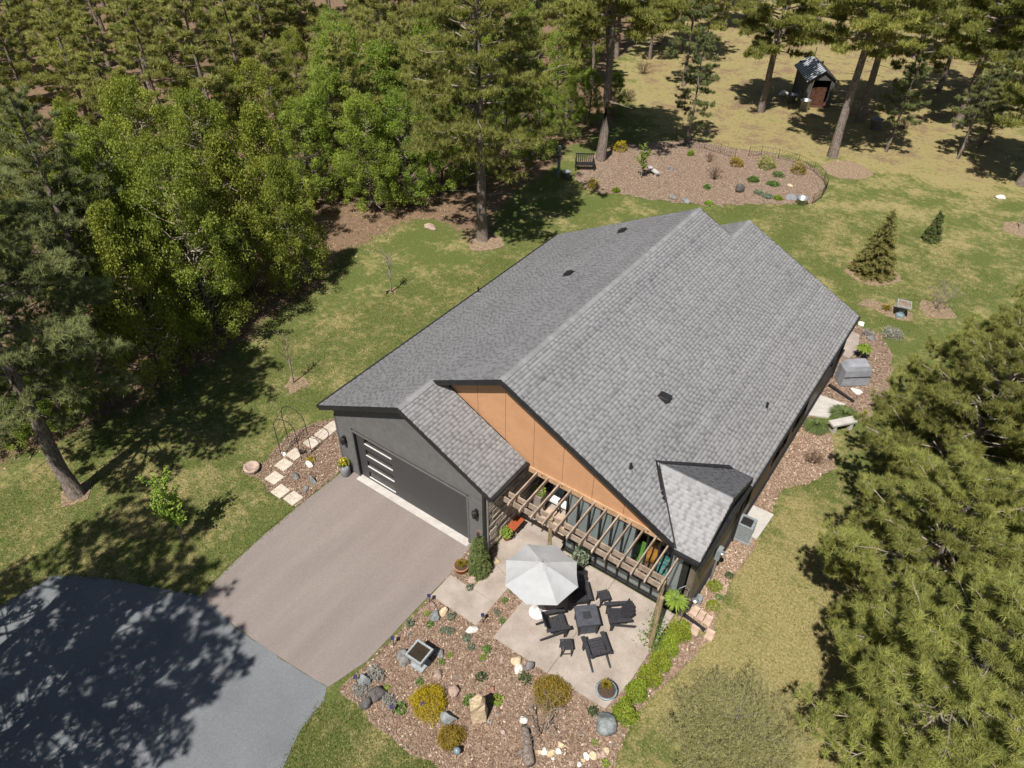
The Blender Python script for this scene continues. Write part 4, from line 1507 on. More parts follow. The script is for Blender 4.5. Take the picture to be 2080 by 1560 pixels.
# ------------------------------------------------------------------ trees
# the big pines right of the house, seen from above
RP = [pine_meshes(101, 7.0, 1.2, 3.1, 90, 13, 56, 0.175, 0.0075, 0.17, dead=4),
      pine_meshes(102, 8.4, 1.5, 3.3, 98, 13, 56, 0.175, 0.0075, 0.19, dead=4),
      pine_meshes(103, 6.2, 1.0, 2.85, 82, 13, 56, 0.175, 0.0075, 0.15, dead=4)]
for k, (x_, y_, m_, rz_, s_, lab) in enumerate((
        (16.9, 4.2, 0, 0.3, 1.0, 'long-needled pine closest to the condenser slab, crown seen from above'),
        (16.9, 8.7, 1, 1.3, 0.95, 'broad pine filling the right edge beside the concrete bench'),
        (16.6, 13.2, 2, 2.2, 1.0, 'pine crown reaching towards the covered grill'),
        (19.5, 6.3, 1, 4.0, 1.0, 'tall pine at the lower right behind the nearest pine crown'),
        (19.2, 12.0, 0, 5.1, 1.1, 'pine crown cut by the right edge, level with the grill'),
        (18.2, 17.2, 2, 0.9, 1.05, 'uppermost of the right-hand pines, beside the bare little tree'),
        (18.2, 0.9, 2, 3.3, 1.1, 'pine crown in the lower right corner of the picture'))):
    place_tree('pine_tree', lab, 'pine tree', (x_, y_, 0), RP[m_], rz_, s_, 'big pines beside the lawn on the right')
# left pine, middle pine
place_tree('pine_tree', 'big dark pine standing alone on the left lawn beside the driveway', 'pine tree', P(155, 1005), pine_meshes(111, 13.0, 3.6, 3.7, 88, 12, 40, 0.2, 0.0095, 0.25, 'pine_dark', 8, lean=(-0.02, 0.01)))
place_tree('pine_tree', 'tall pine with a straight pale trunk rising behind the left roof slope', 'pine tree', P(980, 487), pine_meshes(112, 14.5, 4.6, 4.4, 96, 13, 32, 0.25, 0.014, 0.28, 'pine', 10))
# pines whose shade falls on the driveway from just outside the picture
for k, (x_, y_, s_) in enumerate(((-0.6, -14.7, 1.18), (1.9, -15.6, 1.15), (-3.1, -13.9, 1.2))):
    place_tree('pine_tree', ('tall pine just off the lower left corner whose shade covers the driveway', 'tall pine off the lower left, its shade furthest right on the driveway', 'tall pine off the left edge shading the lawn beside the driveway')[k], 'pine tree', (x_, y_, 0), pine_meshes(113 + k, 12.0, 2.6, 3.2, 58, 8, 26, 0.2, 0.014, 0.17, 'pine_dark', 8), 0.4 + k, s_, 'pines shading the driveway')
# back lawn pines: bare trunks in view
BP = [pine_meshes(121, 12, 4.2, 3.6, 78, 13, 22, 0.32, 0.024, 0.3), pine_meshes(122, 15, 6.4, 4.0, 92, 13, 22, 0.32, 0.024, 0.3, lean=(0.035, 0.0)),
      pine_meshes(123, 11.5, 3.4, 3.7, 82, 13, 22, 0.32, 0.024, 0.3)]
FK = pine_meshes(124, 16, 7.4, 4.4, 96, 13, 22, 0.32, 0.024, 0.3, fork=True)
place_tree('pine_tree', 'fork-trunked pine beside the garden bench behind the house', 'pine tree', P(1220, 325), FK, 2.4)
for k, (px_, py_, m_, s_, rz_, lab) in enumerate((
        (1690, 318, 1, 1.0, 1.0, 'leaning thick-trunked pine in front of the shed'),
        (1545, 226, 0, 0.95, 2.0, 'straight pine trunk just left of the shed'),
        (1378, 108, 2, 0.95, 3.0, 'pine with a reddish trunk at the top, furthest back left of the shed'),
        (1745, 246, 1, 0.95, 4.0, 'shaded pine immediately right of the shed'),
        (1944, 258, 0, 1.05, 5.0, 'thick grey pine trunk on the back lawn at the upper right'),
        (2074, 375, 2, 1.0, 0.5, 'dark pine trunk cut by the right edge of the picture'),
        (2020, 215, 2, 0.95, 1.7, 'pine furthest right beyond the back lawn'),
        (1860, 120, 0, 0.9, 2.7, 'pine at the top of the picture right of the shed'),
        (1470, 60, 0, 0.85, 0.2, 'pine at the top of the picture left of the shed, by the sunny clearing'),
        (1660, 40, 1, 0.8, 3.3, 'far pine at the top edge directly behind the shed'),
        (2050, 60, 0, 0.9, 4.4, 'far pine in the top right corner'))):
    place_tree('pine_tree', lab, 'pine tree', P(px_, py_), BP[m_], rz_, s_, 'pines around the back lawn')
BQ = [pine_meshes(126, 9.0, 2.0, 2.7, 50, 8, 18, 0.3, 0.02, 0.16), pine_meshes(127, 10.5, 2.8, 2.8, 52, 8, 18, 0.3, 0.02, 0.18)]
for k, (px_, py_, m_, s_, lab) in enumerate((
        (1830, 205, 0, 1.0, 'loose-crowned pine filling the gap right of the shaded pine beside the shed'), (1905, 185, 1, 1.0, 'loose-crowned pine behind the thick grey trunk at the upper right'), (1985, 130, 0, 1.0, 'loose-crowned pine near the top right corner'),
        (2065, 200, 1, 1.0, 'loose-crowned pine at the right edge beyond the back lawn'), (1930, 60, 1, 1.0, 'loose-crowned pine at the top edge near the right corner'), (1760, 90, 0, .95, 'loose-crowned pine behind and right of the shed'),
        (1320, 120, 0, .95, 'loose-crowned pine at the top, just right of the fork-trunked pine'), (1430, 120, 0, .9, 'loose-crowned pine at the top beside the sunny clearing'), (1590, 70, 1, .9, 'loose-crowned pine behind and left of the shed'),
        (1500, 20, 1, 1.0, 'loose-crowned pine at the top edge above the clearing'))):
    place_tree('pine_tree', lab, 'pine tree', P(px_, py_), BQ[m_], k * 1.37, s_, 'loose pines beyond the back lawn')
# thin half-bare conifers in the back lawn
TH_ = [pine_meshes(131, 7.0, 1.4, 1.7, 44, 8, 18, 0.2, 0.015, 0.1, 'pine_dark', 14), pine_meshes(132, 6.0, 1.8, 1.6, 38, 8, 18, 0.2, 0.015, 0.09, 'pine_dark', 14)]
for k, (px_, py_, m_, s_, lab) in enumerate((
        (1396, 290, 0, 1.0, 'thin scraggly conifer at the back edge of the fenced garden bed'),
        (1388, 175, 0, 1.25, 'dark thin conifer behind the garden bed, left of the clearing'),
        (1800, 308, 1, 1.0, 'small slanting conifer stem right of the leaning pine'),
        (1945, 322, 1, 1.0, 'pale thin dead-limbed conifer under the right-hand back pines'),
        (1990, 300, 0, 0.9, 'shadowed thin conifer near the right edge of the back lawn'))):
    place_tree('thin_conifer', lab, 'conifer', P(px_, py_), TH_[m_], k * 1.1, s_, 'thin conifers on the back lawn')

# leafy trees at the edge of the wood
LT = [leafy_meshes(141, 8.1, 2.25, 'cedar', 230, 135, 0.105, 0.9, 0.36, shape='spire'), leafy_meshes(142, 9.1, 2.3499999999999996, 'cedar', 230, 135, 0.105, 0.9, 0.36, shape='dome'),
      leafy_meshes(143, 7.6, 2.15, 'maple', 230, 135, 0.105, 0.5, 0.36, shape='dome'), leafy_meshes(144, 8.6, 2.3499999999999996, 'maple', 230, 135, 0.105, 0.5, 0.36, shape='dome')]
ORD = ('first', 'second', 'third', 'fourth', 'fifth', 'sixth', 'seventh', 'eighth')
lt_spots = [(610, 585, 0, .8), (520, 600, 0, .95), (420, 640, 1, .9), (330, 640, 1, .95), (245, 690, 0, .9), (570, 500, 0, .9), (470, 520, 1, .9), (360, 520, 1, .95), (260, 560, 0, 1.0),
            (150, 600, 1, .9), (640, 420, 2, .8), (560, 410, 1, .85), (450, 420, 0, .85), (330, 430, 1, .8), (220, 470, 0, .85), (110, 480, 1, .8), (60, 560, 0, .9)]
for k, (px_, py_, m_, s_) in enumerate(lt_spots):
    place_tree('leafy_tree', 'yellow-green drooping leafy tree, %s from the right in the %s row from the lawn' % ((ORD[k], 'first') if k < 5 else (ORD[k - 5], 'second') if k < 10 else (ORD[k - 10], 'third')), 'tree', P(px_, py_), LT[m_], k * 1.7, s_, 'yellow-green trees along the wood edge')
for k, (px_, py_, m_, s_) in enumerate(((760, 430, 2, .85), (830, 420, 3, .75), (700, 400, 3, .85), (900, 390, 2, .75), (960, 370, 2, .75), (1030, 350, 3, .7), (800, 330, 2, .95), (720, 330, 3, .95), (1090, 325, 2, .7),
                                        (880, 290, 3, .9), (980, 270, 2, .85), (1130, 260, 3, .75), (1180, 170, 2, .8), (1060, 220, 3, .85), (700, 230, 2, .9))):
    place_tree('leafy_tree', ('green leafy tree at the wood edge left of the tall pine, %s from it' % ORD[(1, 0, 2)[k]] if k < 3 else 'fresh green leafy tree clustered round the tall pine, %s of those behind' % ('nearest', 'second nearest', 'third nearest', 'fourth nearest', 'fifth nearest', 'sixth nearest', 'seventh nearest', 'eighth nearest', 'ninth nearest', 'tenth nearest', 'eleventh nearest', 'furthest')[k - 3]), 'tree', P(px_, py_), LT[m_], k * 2.3, s_, 'green trees around the tall pine')
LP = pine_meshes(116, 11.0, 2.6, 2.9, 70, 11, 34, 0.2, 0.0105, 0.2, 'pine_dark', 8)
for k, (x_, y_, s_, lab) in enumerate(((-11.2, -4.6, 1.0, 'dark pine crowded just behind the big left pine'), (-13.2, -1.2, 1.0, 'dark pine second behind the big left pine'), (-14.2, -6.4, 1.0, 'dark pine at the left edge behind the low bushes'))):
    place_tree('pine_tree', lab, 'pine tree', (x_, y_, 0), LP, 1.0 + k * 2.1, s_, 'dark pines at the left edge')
for k, (x_, y_, m_, s_, lab) in enumerate(((-10.3, -0.9, 0, .95, 'shaded leafy tree nearest the big left pine at the lawn edge'), (-10.9, 2.0, 1, .9, 'leafy tree at the lawn edge between the big left pine and the yellow-green trees'), (-13.0, 1.4, 0, .95, 'leafy tree hidden behind the lawn-edge trees on the left'))):
    place_tree('leafy_tree', lab, 'tree', (x_, y_, 0), LT[m_], 0.6 + k * 1.9, s_, 'leafy trees at the shaded lawn edge')
for k, (px_, py_, s_) in enumerate(((90, 880, .42), (25, 905, .5), (180, 850, .38), (-20, 840, .6))):
    place_tree('leafy_bush', 'low bright green leafy bush behind the big left pine, %s from the left edge' % ('third', 'second', 'fourth', 'first')[k], 'bush', P(px_, py_), LT[2 + k % 2], k * 1.3, s_, 'low green bushes at the left edge')

# the wood: slender pines far back
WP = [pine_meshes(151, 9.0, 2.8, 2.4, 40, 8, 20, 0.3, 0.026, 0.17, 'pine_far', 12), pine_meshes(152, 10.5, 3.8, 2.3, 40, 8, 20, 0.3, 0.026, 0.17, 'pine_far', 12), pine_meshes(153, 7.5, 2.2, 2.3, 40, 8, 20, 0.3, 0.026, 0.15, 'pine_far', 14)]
rw = random.Random(77)
wood_pts = []
for tries in range(4000):
    px_, py_ = rw.uniform(-60, 1260), rw.uniform(-20, 420)
    if py_ > 420 - max(0, px_ - 640) * 0.35 or (px_ > 1000 and py_ > 190):
        continue
    p_ = P(px_, py_)
    if p_.length > 105 or any((p_ - q_).length < 3.1 for q_ in wood_pts):
        continue
    if 120 < px_ < 700 and py_ > 300 and rw.random() < 0.75:
        continue
    if px_ < 130 and 60 < py_ < 330 and rw.random() < 0.7:
        continue
    wood_pts.append(p_)
    if len(wood_pts) >= 105:
        break
for k, p_ in enumerate(wood_pts):
    if k % 6 == 5:
        place_tree('understorey_tree', 'small yellow-green leafy tree growing under the pines of the wood', 'tree', p_, LT[k % 4], rw.uniform(0, 6.28), rw.uniform(0.45, 0.75), 'small leafy trees inside the wood')
        continue
    place_tree('slender_pine', 'slender pine with bare lower trunk crowded in the wood at the upper left', 'pine tree', p_, WP[k % 3], rw.uniform(0, 6.28), rw.uniform(0.8, 1.1), 'slender pines of the wood')

# spruces on the back lawn
def spruce_meshes(seed, H, R, tiers, mat='spruce'):
    rng = np.random.default_rng(seed)
    TP, TD, TT, polys = [], [], [], []
    for i in range(tiers):
        f = i / tiers
        z = 0.12 + (H - 0.2) * f
        nbr = max(5, int(13 * (1 - f) + 4))
        for j in range(nbr):
            az = j * 2 * pi / nbr + rng.uniform(-0.25, 0.25) + i
            L_ = R * (1 - f) ** 0.9 * rng.uniform(0.8, 1.1) + 0.06
            o_ = np.array([cos(az), sin(az), 0])
            sd_ = np.array([-o_[1], o_[0], 0])
            p0 = np.array([0, 0, z])
            e = p0 + o_ * L_ + [0, 0, -0.16 * L_ + 0.1 * rng.normal()]
            polys.append(([p0.tolist(), e.tolist()], [0.012, 0.004]))
            for q in np.linspace(0.2, 1, max(3, int(L_ / 0.09))):
                b = p0 + (e - p0) * q
                for s_ in (-1, 0, 1):
                    TP.append(b + sd_ * s_ * 0.2 * L_ * (1.1 - q) + rng.normal(0, 0.02, 3))
                    TD.append(unit(o_ + sd_ * s_ * 0.8 + [0, 0, 0.25]))
                    TT.append(0.3 + 0.4 * q + rng.normal(0, 0.1))
    tr = tubes_mesh('trunk', [([(0, 0, 0), (0, 0, H)], [0.07 * H / 3, 0.01])], 'bark_dark', 7)
    return tr, tubes_mesh('limbs', polys, 'bark_dark', 4), needles_mesh('crown', np.array(TP), np.array(TD), np.clip(np.array(TT), 0, 1), 12, 0.11, 0.012, rng, 0.8, mat)


place_tree('spruce_tree', 'bushy olive-green spruce on a mulch ring behind the house', 'spruce', P(1770, 553), spruce_meshes(161, 3.5, 1.05, 20))
place_tree('young_spruce', 'knee-high young spruce right of the bushy spruce', 'spruce', P(1890, 487), spruce_meshes(162, 1.7, 0.42, 13, 'juniper'))


# saplings
def sapling(seed, H, mat, nbr, per, size, zlo, spread, upright=1.6):
    rng = np.random.default_rng(seed)
    polys = [([(0, 0, 0), (0.03, 0.0, H * 0.45), (0.0, 0.03, H)], [0.035, 0.026, 0.006])]
    pos, tint = [], []
    for i in range(nbr):
        z = H * rng.uniform(zlo, 0.85)
        az = i * 2.4
        d = unit(np.array([cos(az), sin(az), upright]))
        L_ = spread * rng.uniform(0.6, 1.2)
        p0 = np.array([0, 0, z])
        polys.append(([p0.tolist(), (p0 + d * L_ * 0.5 + [0, 0, -0.02]).tolist(), (p0 + d * L_).tolist()], [0.014, 0.009, 0.004]))
        for q in rng.uniform(0.12, 1, per):
            pos.append(p0 + d * L_ * q + rng.normal(0, 0.035, 3))
            tint.append(rng.normal(0.55, 0.2))
    tr = tubes_mesh('trunk', polys[:1], 'twig', 7)
    lm = tubes_mesh('limbs', polys[1:], 'twig', 4)
    cr = leaves_mesh('crown', np.array(pos), np.clip(np.array(tint), 0, 1), size, rng, mat, -0.2) if per else None
    return tr, lm, cr


place_tree('sapling', 'bright lime-green sapling on the shaded lawn left of the driveway', 'tree', P(373, 1097), sapling(171, 2.9, 'lime', 34, 62, 0.1, 0.22, 0.85))
place_tree('bare_sapling', 'thin almost bare sapling with tan buds in a mulch ring left of the garage', 'tree', P(597, 778), sapling(172, 2.6, 'gold_dull', 22, 7, 0.06, 0.35, 0.7))
place_tree('bare_sapling', 'wispy pale green sapling on the lawn beside the left roof eave', 'tree', P(795, 594), sapling(173, 2.2, 'grey_green', 20, 10, 0.07, 0.3, 0.6))
place_tree('bare_tree', 'small bare multi-stemmed tree in a mulch ring on the right lawn', 'tree', P(1903, 628), (twig_mesh(174, 0.9, 1.7, 7, 'twig', 0.016, 3, 'limbs'), None, None))
place_tree('bare_sapling', 'tiny leafless stake-like sapling in a mulch ring at the right edge', 'tree', P(2068, 465), sapling(175, 1.3, 'dark_green', 8, 3, 0.05, 0.4, 0.3))

# larch-like feathery tree, bottom right
def feather_tree(seed, H, R):
    rng = np.random.default_rng(seed)
    polys, pos, dirs, tint = [], [], [], []
    for i in range(78):
        f = (i + rng.random()) / 78
        z = 0.5 + (H - 0.5) * f
        az = i * 2.399
        L_ = R * (1 - f) ** 0.65 * rng.uniform(0.6, 1.2) + 0.25
        o_ = np.array([cos(az), sin(az), 0.25 + 0.4 * f])
        p0, e = np.array([0, 0, z]), np.array([0, 0, z]) + o_ * L_
        polys.append(([p0.tolist(), ((p0 + e) / 2 + [0, 0, 0.05]).tolist(), e.tolist()], [0.011, 0.007, 0.004]))
        sd_ = np.array([-sin(az), cos(az), 0])
        for q in np.linspace(0.12, 1, int(L_ / 0.07) + 2):
            b = p0 + (e - p0) * q
            for s_ in (-1, 1):
                L2 = 0.42 * L_ * (1.1 - q) * rng.uniform(0.5, 1.2) + 0.1
                d = unit(o_ * 0.8 + sd_ * s_ + rng.normal(0, 0.25, 3))
                k = max(2, int(L2 / 0.06))
                for t in np.linspace(0.1, 1, k):
                    pos.append(b + d * L2 * t + rng.normal(0, 0.015, 3))
                    dirs.append(unit(d + [0, 0, 0.3]))
                    tint.append(0.5 + 0.25 * rng.normal())
    tr = tubes_mesh('trunk', [([(0, 0, 0), (0, 0, H)], [0.09, 0.015])], 'twig', 8)
    return tr, tubes_mesh('limbs', polys, 'bark', 4), needles_mesh('crown', np.array(pos), np.array(dirs), np.clip(np.array(tint), 0, 1), 6, 0.085, 0.0055, rng, 0.9, 'larch')


place_tree('larch_tree', 'feathery olive-tan budding tree at the bottom edge right of the mulch bed', 'tree', (14.35, -1.75, 0), feather_tree(181, 2.6, 1.75))

# ------------------------------------------------------------------ pergola
pg = thing('pergola', 'weathered wooden pergola along the glazed front of the house', 'pergola', (0, 0, 0))
led = MB().beam((6.14, YW - 0.04, 2.95), (11.16, YW - 0.04, 2.95), 0.05, 0.2).build('ledger', 'ledger', pg)
for k in range(7):
    MB().box((6.64 + 0.72 * k, YW - 0.072, 2.97), (0.05, 0.014, 0.035)).build('bolt', 'black_metal', led)
for nm, y_, x0, x1 in (('beam', 0.26, 6.04, 11.34), ('beam', 0.5, 6.04, 11.34)):
    # each doubled beam is a run of butted boards
    MB().beam((x0, y_, 2.72), (x1, y_, 2.72), 0.045, 0.2).build(nm, 'timber', pg)
NRAF = 13
for k in range(NRAF):
    x = 6.46 + (11.34 - 6.46) * k / (NRAF - 1)
    b = MB()
    b.add([(x - 0.021, 0.0, 2.84), (x + 0.021, 0.0, 2.84), (x + 0.021, YW - 0.066, 2.9), (x - 0.021, YW - 0.066, 2.9),
           (x - 0.021, 0.08, 2.985), (x + 0.021, 0.08, 2.985), (x + 0.021, YW - 0.066, 3.03), (x - 0.021, YW - 0.066, 3.03), (x - 0.021, -0.02, 2.93), (x + 0.021, -0.02, 2.93)],
          [(0, 1, 2, 3), (4, 7, 6, 5), (0, 8, 9, 1), (8, 4, 5, 9), (1, 9, 5, 6, 2), (0, 3, 7, 4, 8), (3, 2, 6, 7)])
    fix_normals(b.build('rafter', 'timber', pg))
    for y_ in (0.26, 0.5):
        if k % 2 == 0:
            MB().box((x + 0.04, y_ + 0.035, 2.78), (0.03, 0.02, 0.16)).build('bracket', 'timber', pg)
for x_ in (7.72, 11.32):
    MB().tube([(x_, 0.38, 0.03), (x_ + 0.01, 0.385, 1.4), (x_, 0.38, 2.83)], [0.085, 0.078, 0.075], 12).build('post', 'post', pg)
MB().tube([(11.46, 0.12, 0.03), (11.46, 0.12, 2.5)], [0.07, 0.06], 10).build('post', 'post', pg)


# ------------------------------------------------------------------ patio furniture
def chair_proto():
    t = thing('patio_chair', 'x', 'chair')
    w = 0.5
    for k in range(6):
        f = k / 5
        MB().box((0, -0.2 + 0.42 * f, 0.27 + 0.075 * f), (w, 0.078, 0.02), 0, 0.17).build('seat_slat', 'furn', t)
    for k in range(5):
        x = (k - 2) * 0.1
        h = 0.6 - 0.035 * abs(k - 2)
        MB().beam((x, -0.19, 0.27), (x * 1.04, -0.19 - h * 0.42, 0.27 + h * 0.9), 0.088, 0.02, (0, 1, 0.4)).build('back_slat', 'furn', t)
    MB().beam((-0.25, -0.32, 0.47), (0.25, -0.32, 0.47), 0.06, 0.03).build('back_rail', 'furn', t)
    MB().beam((-0.23, -0.4, 0.66), (0.23, -0.4, 0.66), 0.05, 0.03).build('back_rail', 'furn', t)
    for s in (-1, 1):
        x = s * 0.29
        MB().add([(x - 0.055, -0.38, 0.48), (x + 0.04, -0.38, 0.48), (x + 0.065, 0.31, 0.5), (x - 0.065, 0.31, 0.5),
                  (x - 0.055, -0.38, 0.505), (x + 0.04, -0.38, 0.505), (x + 0.065, 0.31, 0.525), (x - 0.065, 0.31, 0.525)],
                 [(3, 2, 1, 0), (4, 5, 6, 7), (0, 1, 5, 4), (1, 2, 6, 5), (2, 3, 7, 6), (3, 0, 4, 7)]).build('arm', 'furn', t)
        MB().box((s * 0.285, 0.19, 0.245), (0.03, 0.09, 0.49)).build('leg', 'furn', t)
        MB().beam((s * 0.262, 0.23, 0.3), (s * 0.262, -0.55, 0.03), 0.028, 0.09).build('leg', 'furn', t)
    MB().box((0, 0.235, 0.29), (0.52, 0.022, 0.09)).build('front_rail', 'furn', t)
    return t


cp = chair_proto()
TBL = Vector((9.61, -0.41))
for k, (x_, y_, lab) in enumerate(((8.97, -1.02, 'charcoal slatted armchair nearest the white umbrella base'), (10.24, 0.24, 'charcoal slatted armchair nearest the window wall'),
                                   (10.27, -1.0, 'charcoal slatted armchair nearest the bowl planter, back to the hedge'), (8.97, 0.16, 'charcoal slatted armchair half hidden under the umbrella'))):
    c = cp if k == 0 else copy_tree(cp)
    d = (TBL - Vector((x_, y_))).normalized()
    c.location = (x_, y_, PZ)
    c.rotation_euler = (0, 0, math.atan2(-d.x, d.y) + (0.08, -0.06, 0.05, -0.1)[k])
    c['label'] = lab
    c['group'] = 'armchairs around the fire table'


def side_table():
    t = thing('side_table', 'x', 'table')
    for k in range(5):
        MB().box(((k - 2) * 0.068, 0, 0.4), (0.06, 0.33, 0.02)).build('top_slat', 'furn', t)
    for sx in (-1, 1):
        for sy in (-1, 1):
            MB().beam((sx * 0.125, sy * 0.13, 0.39), (sx * 0.15, sy * 0.145, 0.0), 0.035, 0.035, (0, 1, 0)).build('leg', 'furn', t)
    for sy in (-1, 1):
        MB().box((0, sy * 0.14, 0.12), (0.25, 0.022, 0.03)).build('stretcher', 'furn', t)
    for sx in (-1, 1):
        MB().box((sx * 0.135, 0, 0.36), (0.02, 0.27, 0.05)).build('apron', 'furn', t)
    return t


st = side_table()
st.location, st.rotation_euler, st['label'], st['group'] = (9.61, 0.57, PZ), (0, 0, pi / 4 + 0.1), 'small black slatted side table by the window-side armchair', 'slatted side tables'
s2_ = copy_tree(st)
s2_.location, s2_.rotation_euler, s2_['label'] = (9.57, -1.45, PZ), (0, 0, pi / 4 - 0.1), 'small black slatted side table between the two front armchairs'

ft = thing('fire_table', 'square charcoal fire table in the middle of the patio chairs', 'table', (9.61, -0.41, PZ), radians(43))
MB().box((0, 0, 0.55), (0.66, 0.66, 0.05)).build('table_top', 'firetop', ft)
MB().box((0, 0, 0.579), (0.24, 0.24, 0.006)).build('burner_lid', 'furn', ft)
for sx, sy, lx, ly in ((1, 0, 0.02, 0.5), (-1, 0, 0.02, 0.5), (0, 1, 0.5, 0.02), (0, -1, 0.5, 0.02)):
    MB().box((sx * 0.26, sy * 0.26, 0.27), (lx, ly, 0.46)).build('side_panel', 'firetop', ft)
for sx in (-1, 1):
    for sy in (-1, 1):
        MB().box((sx * 0.265, sy * 0.265, 0.262), (0.05, 0.05, 0.524)).build('corner_post', 'furn', ft)

um = thing('patio_umbrella', 'open pale grey patio umbrella on a white round base', 'umbrella', (8.2, -0.86, PZ))
UC, UR, UZ0, UZ1 = Vector((0.06, 0.0, 0)), 1.1, 1.98, 2.46
MB().lathe([(0.25, 0.0), (0.27, 0.02), (0.25, 0.05), (0.06, 0.08), (0.05, 0.2)], 28).build('base', 'white_base', um, True)
MB().tube([(0, 0, 0.05), (0.06, 0, 2.5)], 0.022, 10).build('pole', 'white_base', um)
A0 = radians(12)
for k in range(8):
    a0, a1 = A0 + k * pi / 4, A0 + (k + 1) * pi / 4
    vs_, fs_ = [], []
    NR, NA = 5, 4
    for i in range(NR + 1):
        r_ = 0.03 + (UR - 0.03) * i / NR
        for j in range(NA + 1):
            u = j / NA
            pa, pb = Vector((cos(a0), sin(a0), 0)), Vector((cos(a1), sin(a1), 0))
            p = (pa.lerp(pb, u)) * r_
            f = i / NR
            z_ = UZ1 - (UZ1 - UZ0) * (f ** 1.12) - 0.035 * f * sin(pi * u)
            vs_.append((UC.x + p.x * (1 - 0.02 * sin(pi * u) * f), UC.y + p.y * (1 - 0.02 * sin(pi * u) * f), z_))
    for i in range(NR):
        for j in range(NA):
            q_ = i * (NA + 1) + j
            fs_.append((q_, q_ + NA + 1, q_ + NA + 2, q_ + 1))
    MB().add(vs_, fs_).build('canopy_panel', 'canvas', um, True)
    e = Vector((cos(a0) * UR * 0.985, sin(a0) * UR * 0.985, UZ0 - 0.02)) + UC
    MB().tube([(UC.x, UC.y, UZ1 - 0.04), e], 0.009, 5).build('rib', 'steel', um)
    MB().tube([(0.05, 0, 1.9), (UC.x + cos(a0) * UR * 0.5, UC.y + sin(a0) * UR * 0.5, 2.19)], 0.007, 5).build('strut', 'steel', um)
cap_ = MB().lathe([(0.2, 2.405), (0.1, 2.46), (0.025, 2.5)], 8, (UC.x, UC.y, 0)).build('vent_cap', 'canvas', um)
MB().lathe([(0.02, 2.5), (0.03, 2.53), (0.01, 2.56)], 8, (UC.x, UC.y, 0)).build('finial', 'steel', um)

# porch furniture
bn = thing('red_bench', 'small red-brown wooden bench against the stone wall', 'bench', (5.9, 1.22, PZ - 0.02))
for k in range(4):
    MB().box((-0.12 + 0.08 * k, 0, 0.44), (0.075, 0.58, 0.03)).build('seat_slat', 'redwood', bn)
for y_ in (-0.24, 0.24):
    MB().tube([(-0.13, y_, 0.42), (-0.13, y_, 0.015), (0.13, y_, 0.015), (0.13, y_, 0.42)], 0.012, 6).build('leg', 'black_metal', bn)
for k, (x_, y_, lab) in enumerate(((6.32, 2.95, 'white-cushioned porch chair beside the tall planter'), (6.92, 2.95, 'white-cushioned porch chair beside the window screen'))):
    t = thing('porch_chair', lab, 'chair', (x_, y_, PZ - 0.02), 0.0, 'porch chairs')
    MB().box((0, 0, 0.4), (0.46, 0.44, 0.1)).build('seat_cushion', 'white_fab', t)
    MB().box((0, 0.24, 0.66), (0.46, 0.09, 0.44), 0, -0.18).build('back_cushion', 'slate_fab', t)
    for sx in (-1, 1):
        for sy in (-1, 1):
            MB().box((sx * 0.24, sy * 0.21, 0.175), (0.03, 0.03, 0.35)).build('leg', 'black_metal', t)
        MB().box((sx * 0.26, 0, 0.55), (0.035, 0.46, 0.03)).build('arm', 'black_metal', t)
rg = MB().box((0, 0, 0.006), (1.1, 0.9, 0.012)).build('rug', 'paver')
rg.location = (6.75, 2.3, PZ - 0.01)
tag(rg, 'tan rug on the porch floor in front of the cushioned chairs', 'rug')


def pot_plant(name, loc, prof, potmat, leaf, label, cat='planter', seg=20, leafz=None, square=False, soil=True):
    t = thing(name, label, cat, loc)
    MB().lathe(prof, seg).build('pot', potmat, t, not square)
    if soil:
        r_ = prof[-1][0]
        MB().lathe([(r_ * 0.96, prof[-1][1] - 0.004), (r_ * 0.9, prof[-1][1] + 0.004)], seg).build('soil', 'soil', t)
    o = put(bpy.data.objects.new('foliage', leaf), t)
    o.location = (0, 0, leafz if leafz is not None else prof[-1][1])
    return t


tp = thing('tall_planter', 'tall square taupe planter of flowers in the porch', 'planter', (6.02, 2.38, PZ - 0.02))
MB().add([(-0.15, -0.15, 0), (0.15, -0.15, 0), (0.15, 0.15, 0), (-0.15, 0.15, 0), (-0.19, -0.19, 0.95), (0.19, -0.19, 0.95), (0.19, 0.19, 0.95), (-0.19, 0.19, 0.95)],
         [(3, 2, 1, 0), (0, 1, 5, 4), (1, 2, 6, 5), (2, 3, 7, 6), (3, 0, 4, 7), (4, 5, 6, 7)]).build('pot', 'taupe_pot', tp)
o = put(bpy.data.objects.new('foliage', bush_mesh(5, 0.26, 0.26, 0.26, 'lime', 260, 0.08)), tp)
o.location = (0, 0, 0.95)
o = put(bpy.data.objects.new('flowers', bush_mesh(6, 0.24, 0.24, 0.29, 'silver', 26, 0.05)), tp)
o.location = (0, 0, 0.97)

gp = pot_plant('flower_planter', P(703, 963, 0.02), [(0.15, 0), (0.17, 0.02), (0.185, 0.35), (0.16, 0.52)], 'cast_grey', bush_mesh(7, 0.24, 0.24, 0.22, 'perennial', 240, 0.07), 'grey round planter of yellow flowers left of the garage door')
o = put(bpy.data.objects.new('flowers', bush_mesh(8, 0.22, 0.22, 0.3, 'yellow', 60, 0.08, 0, 5, 0.9)), gp)
o.location = (0, 0, 0.52)
pot_plant('potted_plant', P(1029, 1094, PZ), [(0.1, 0), (0.15, 0.22), (0.16, 0.24)], 'terracotta', bush_mesh(9, 0.22, 0.22, 0.26, 'lime', 300, 0.075), 'lime-green potted plant at the foot of the stone wall', 'plant')
pot_plant('terracotta_pot', P(938, 1160), [(0.15, 0), (0.22, 0.26), (0.25, 0.3), (0.24, 0.32)], 'terracotta', spike_mesh(10, 0.22, 0.24, 'gold_dull', 260, 0.007, 0.5), 'terracotta pot of golden grass by the garage corner', 'planter')
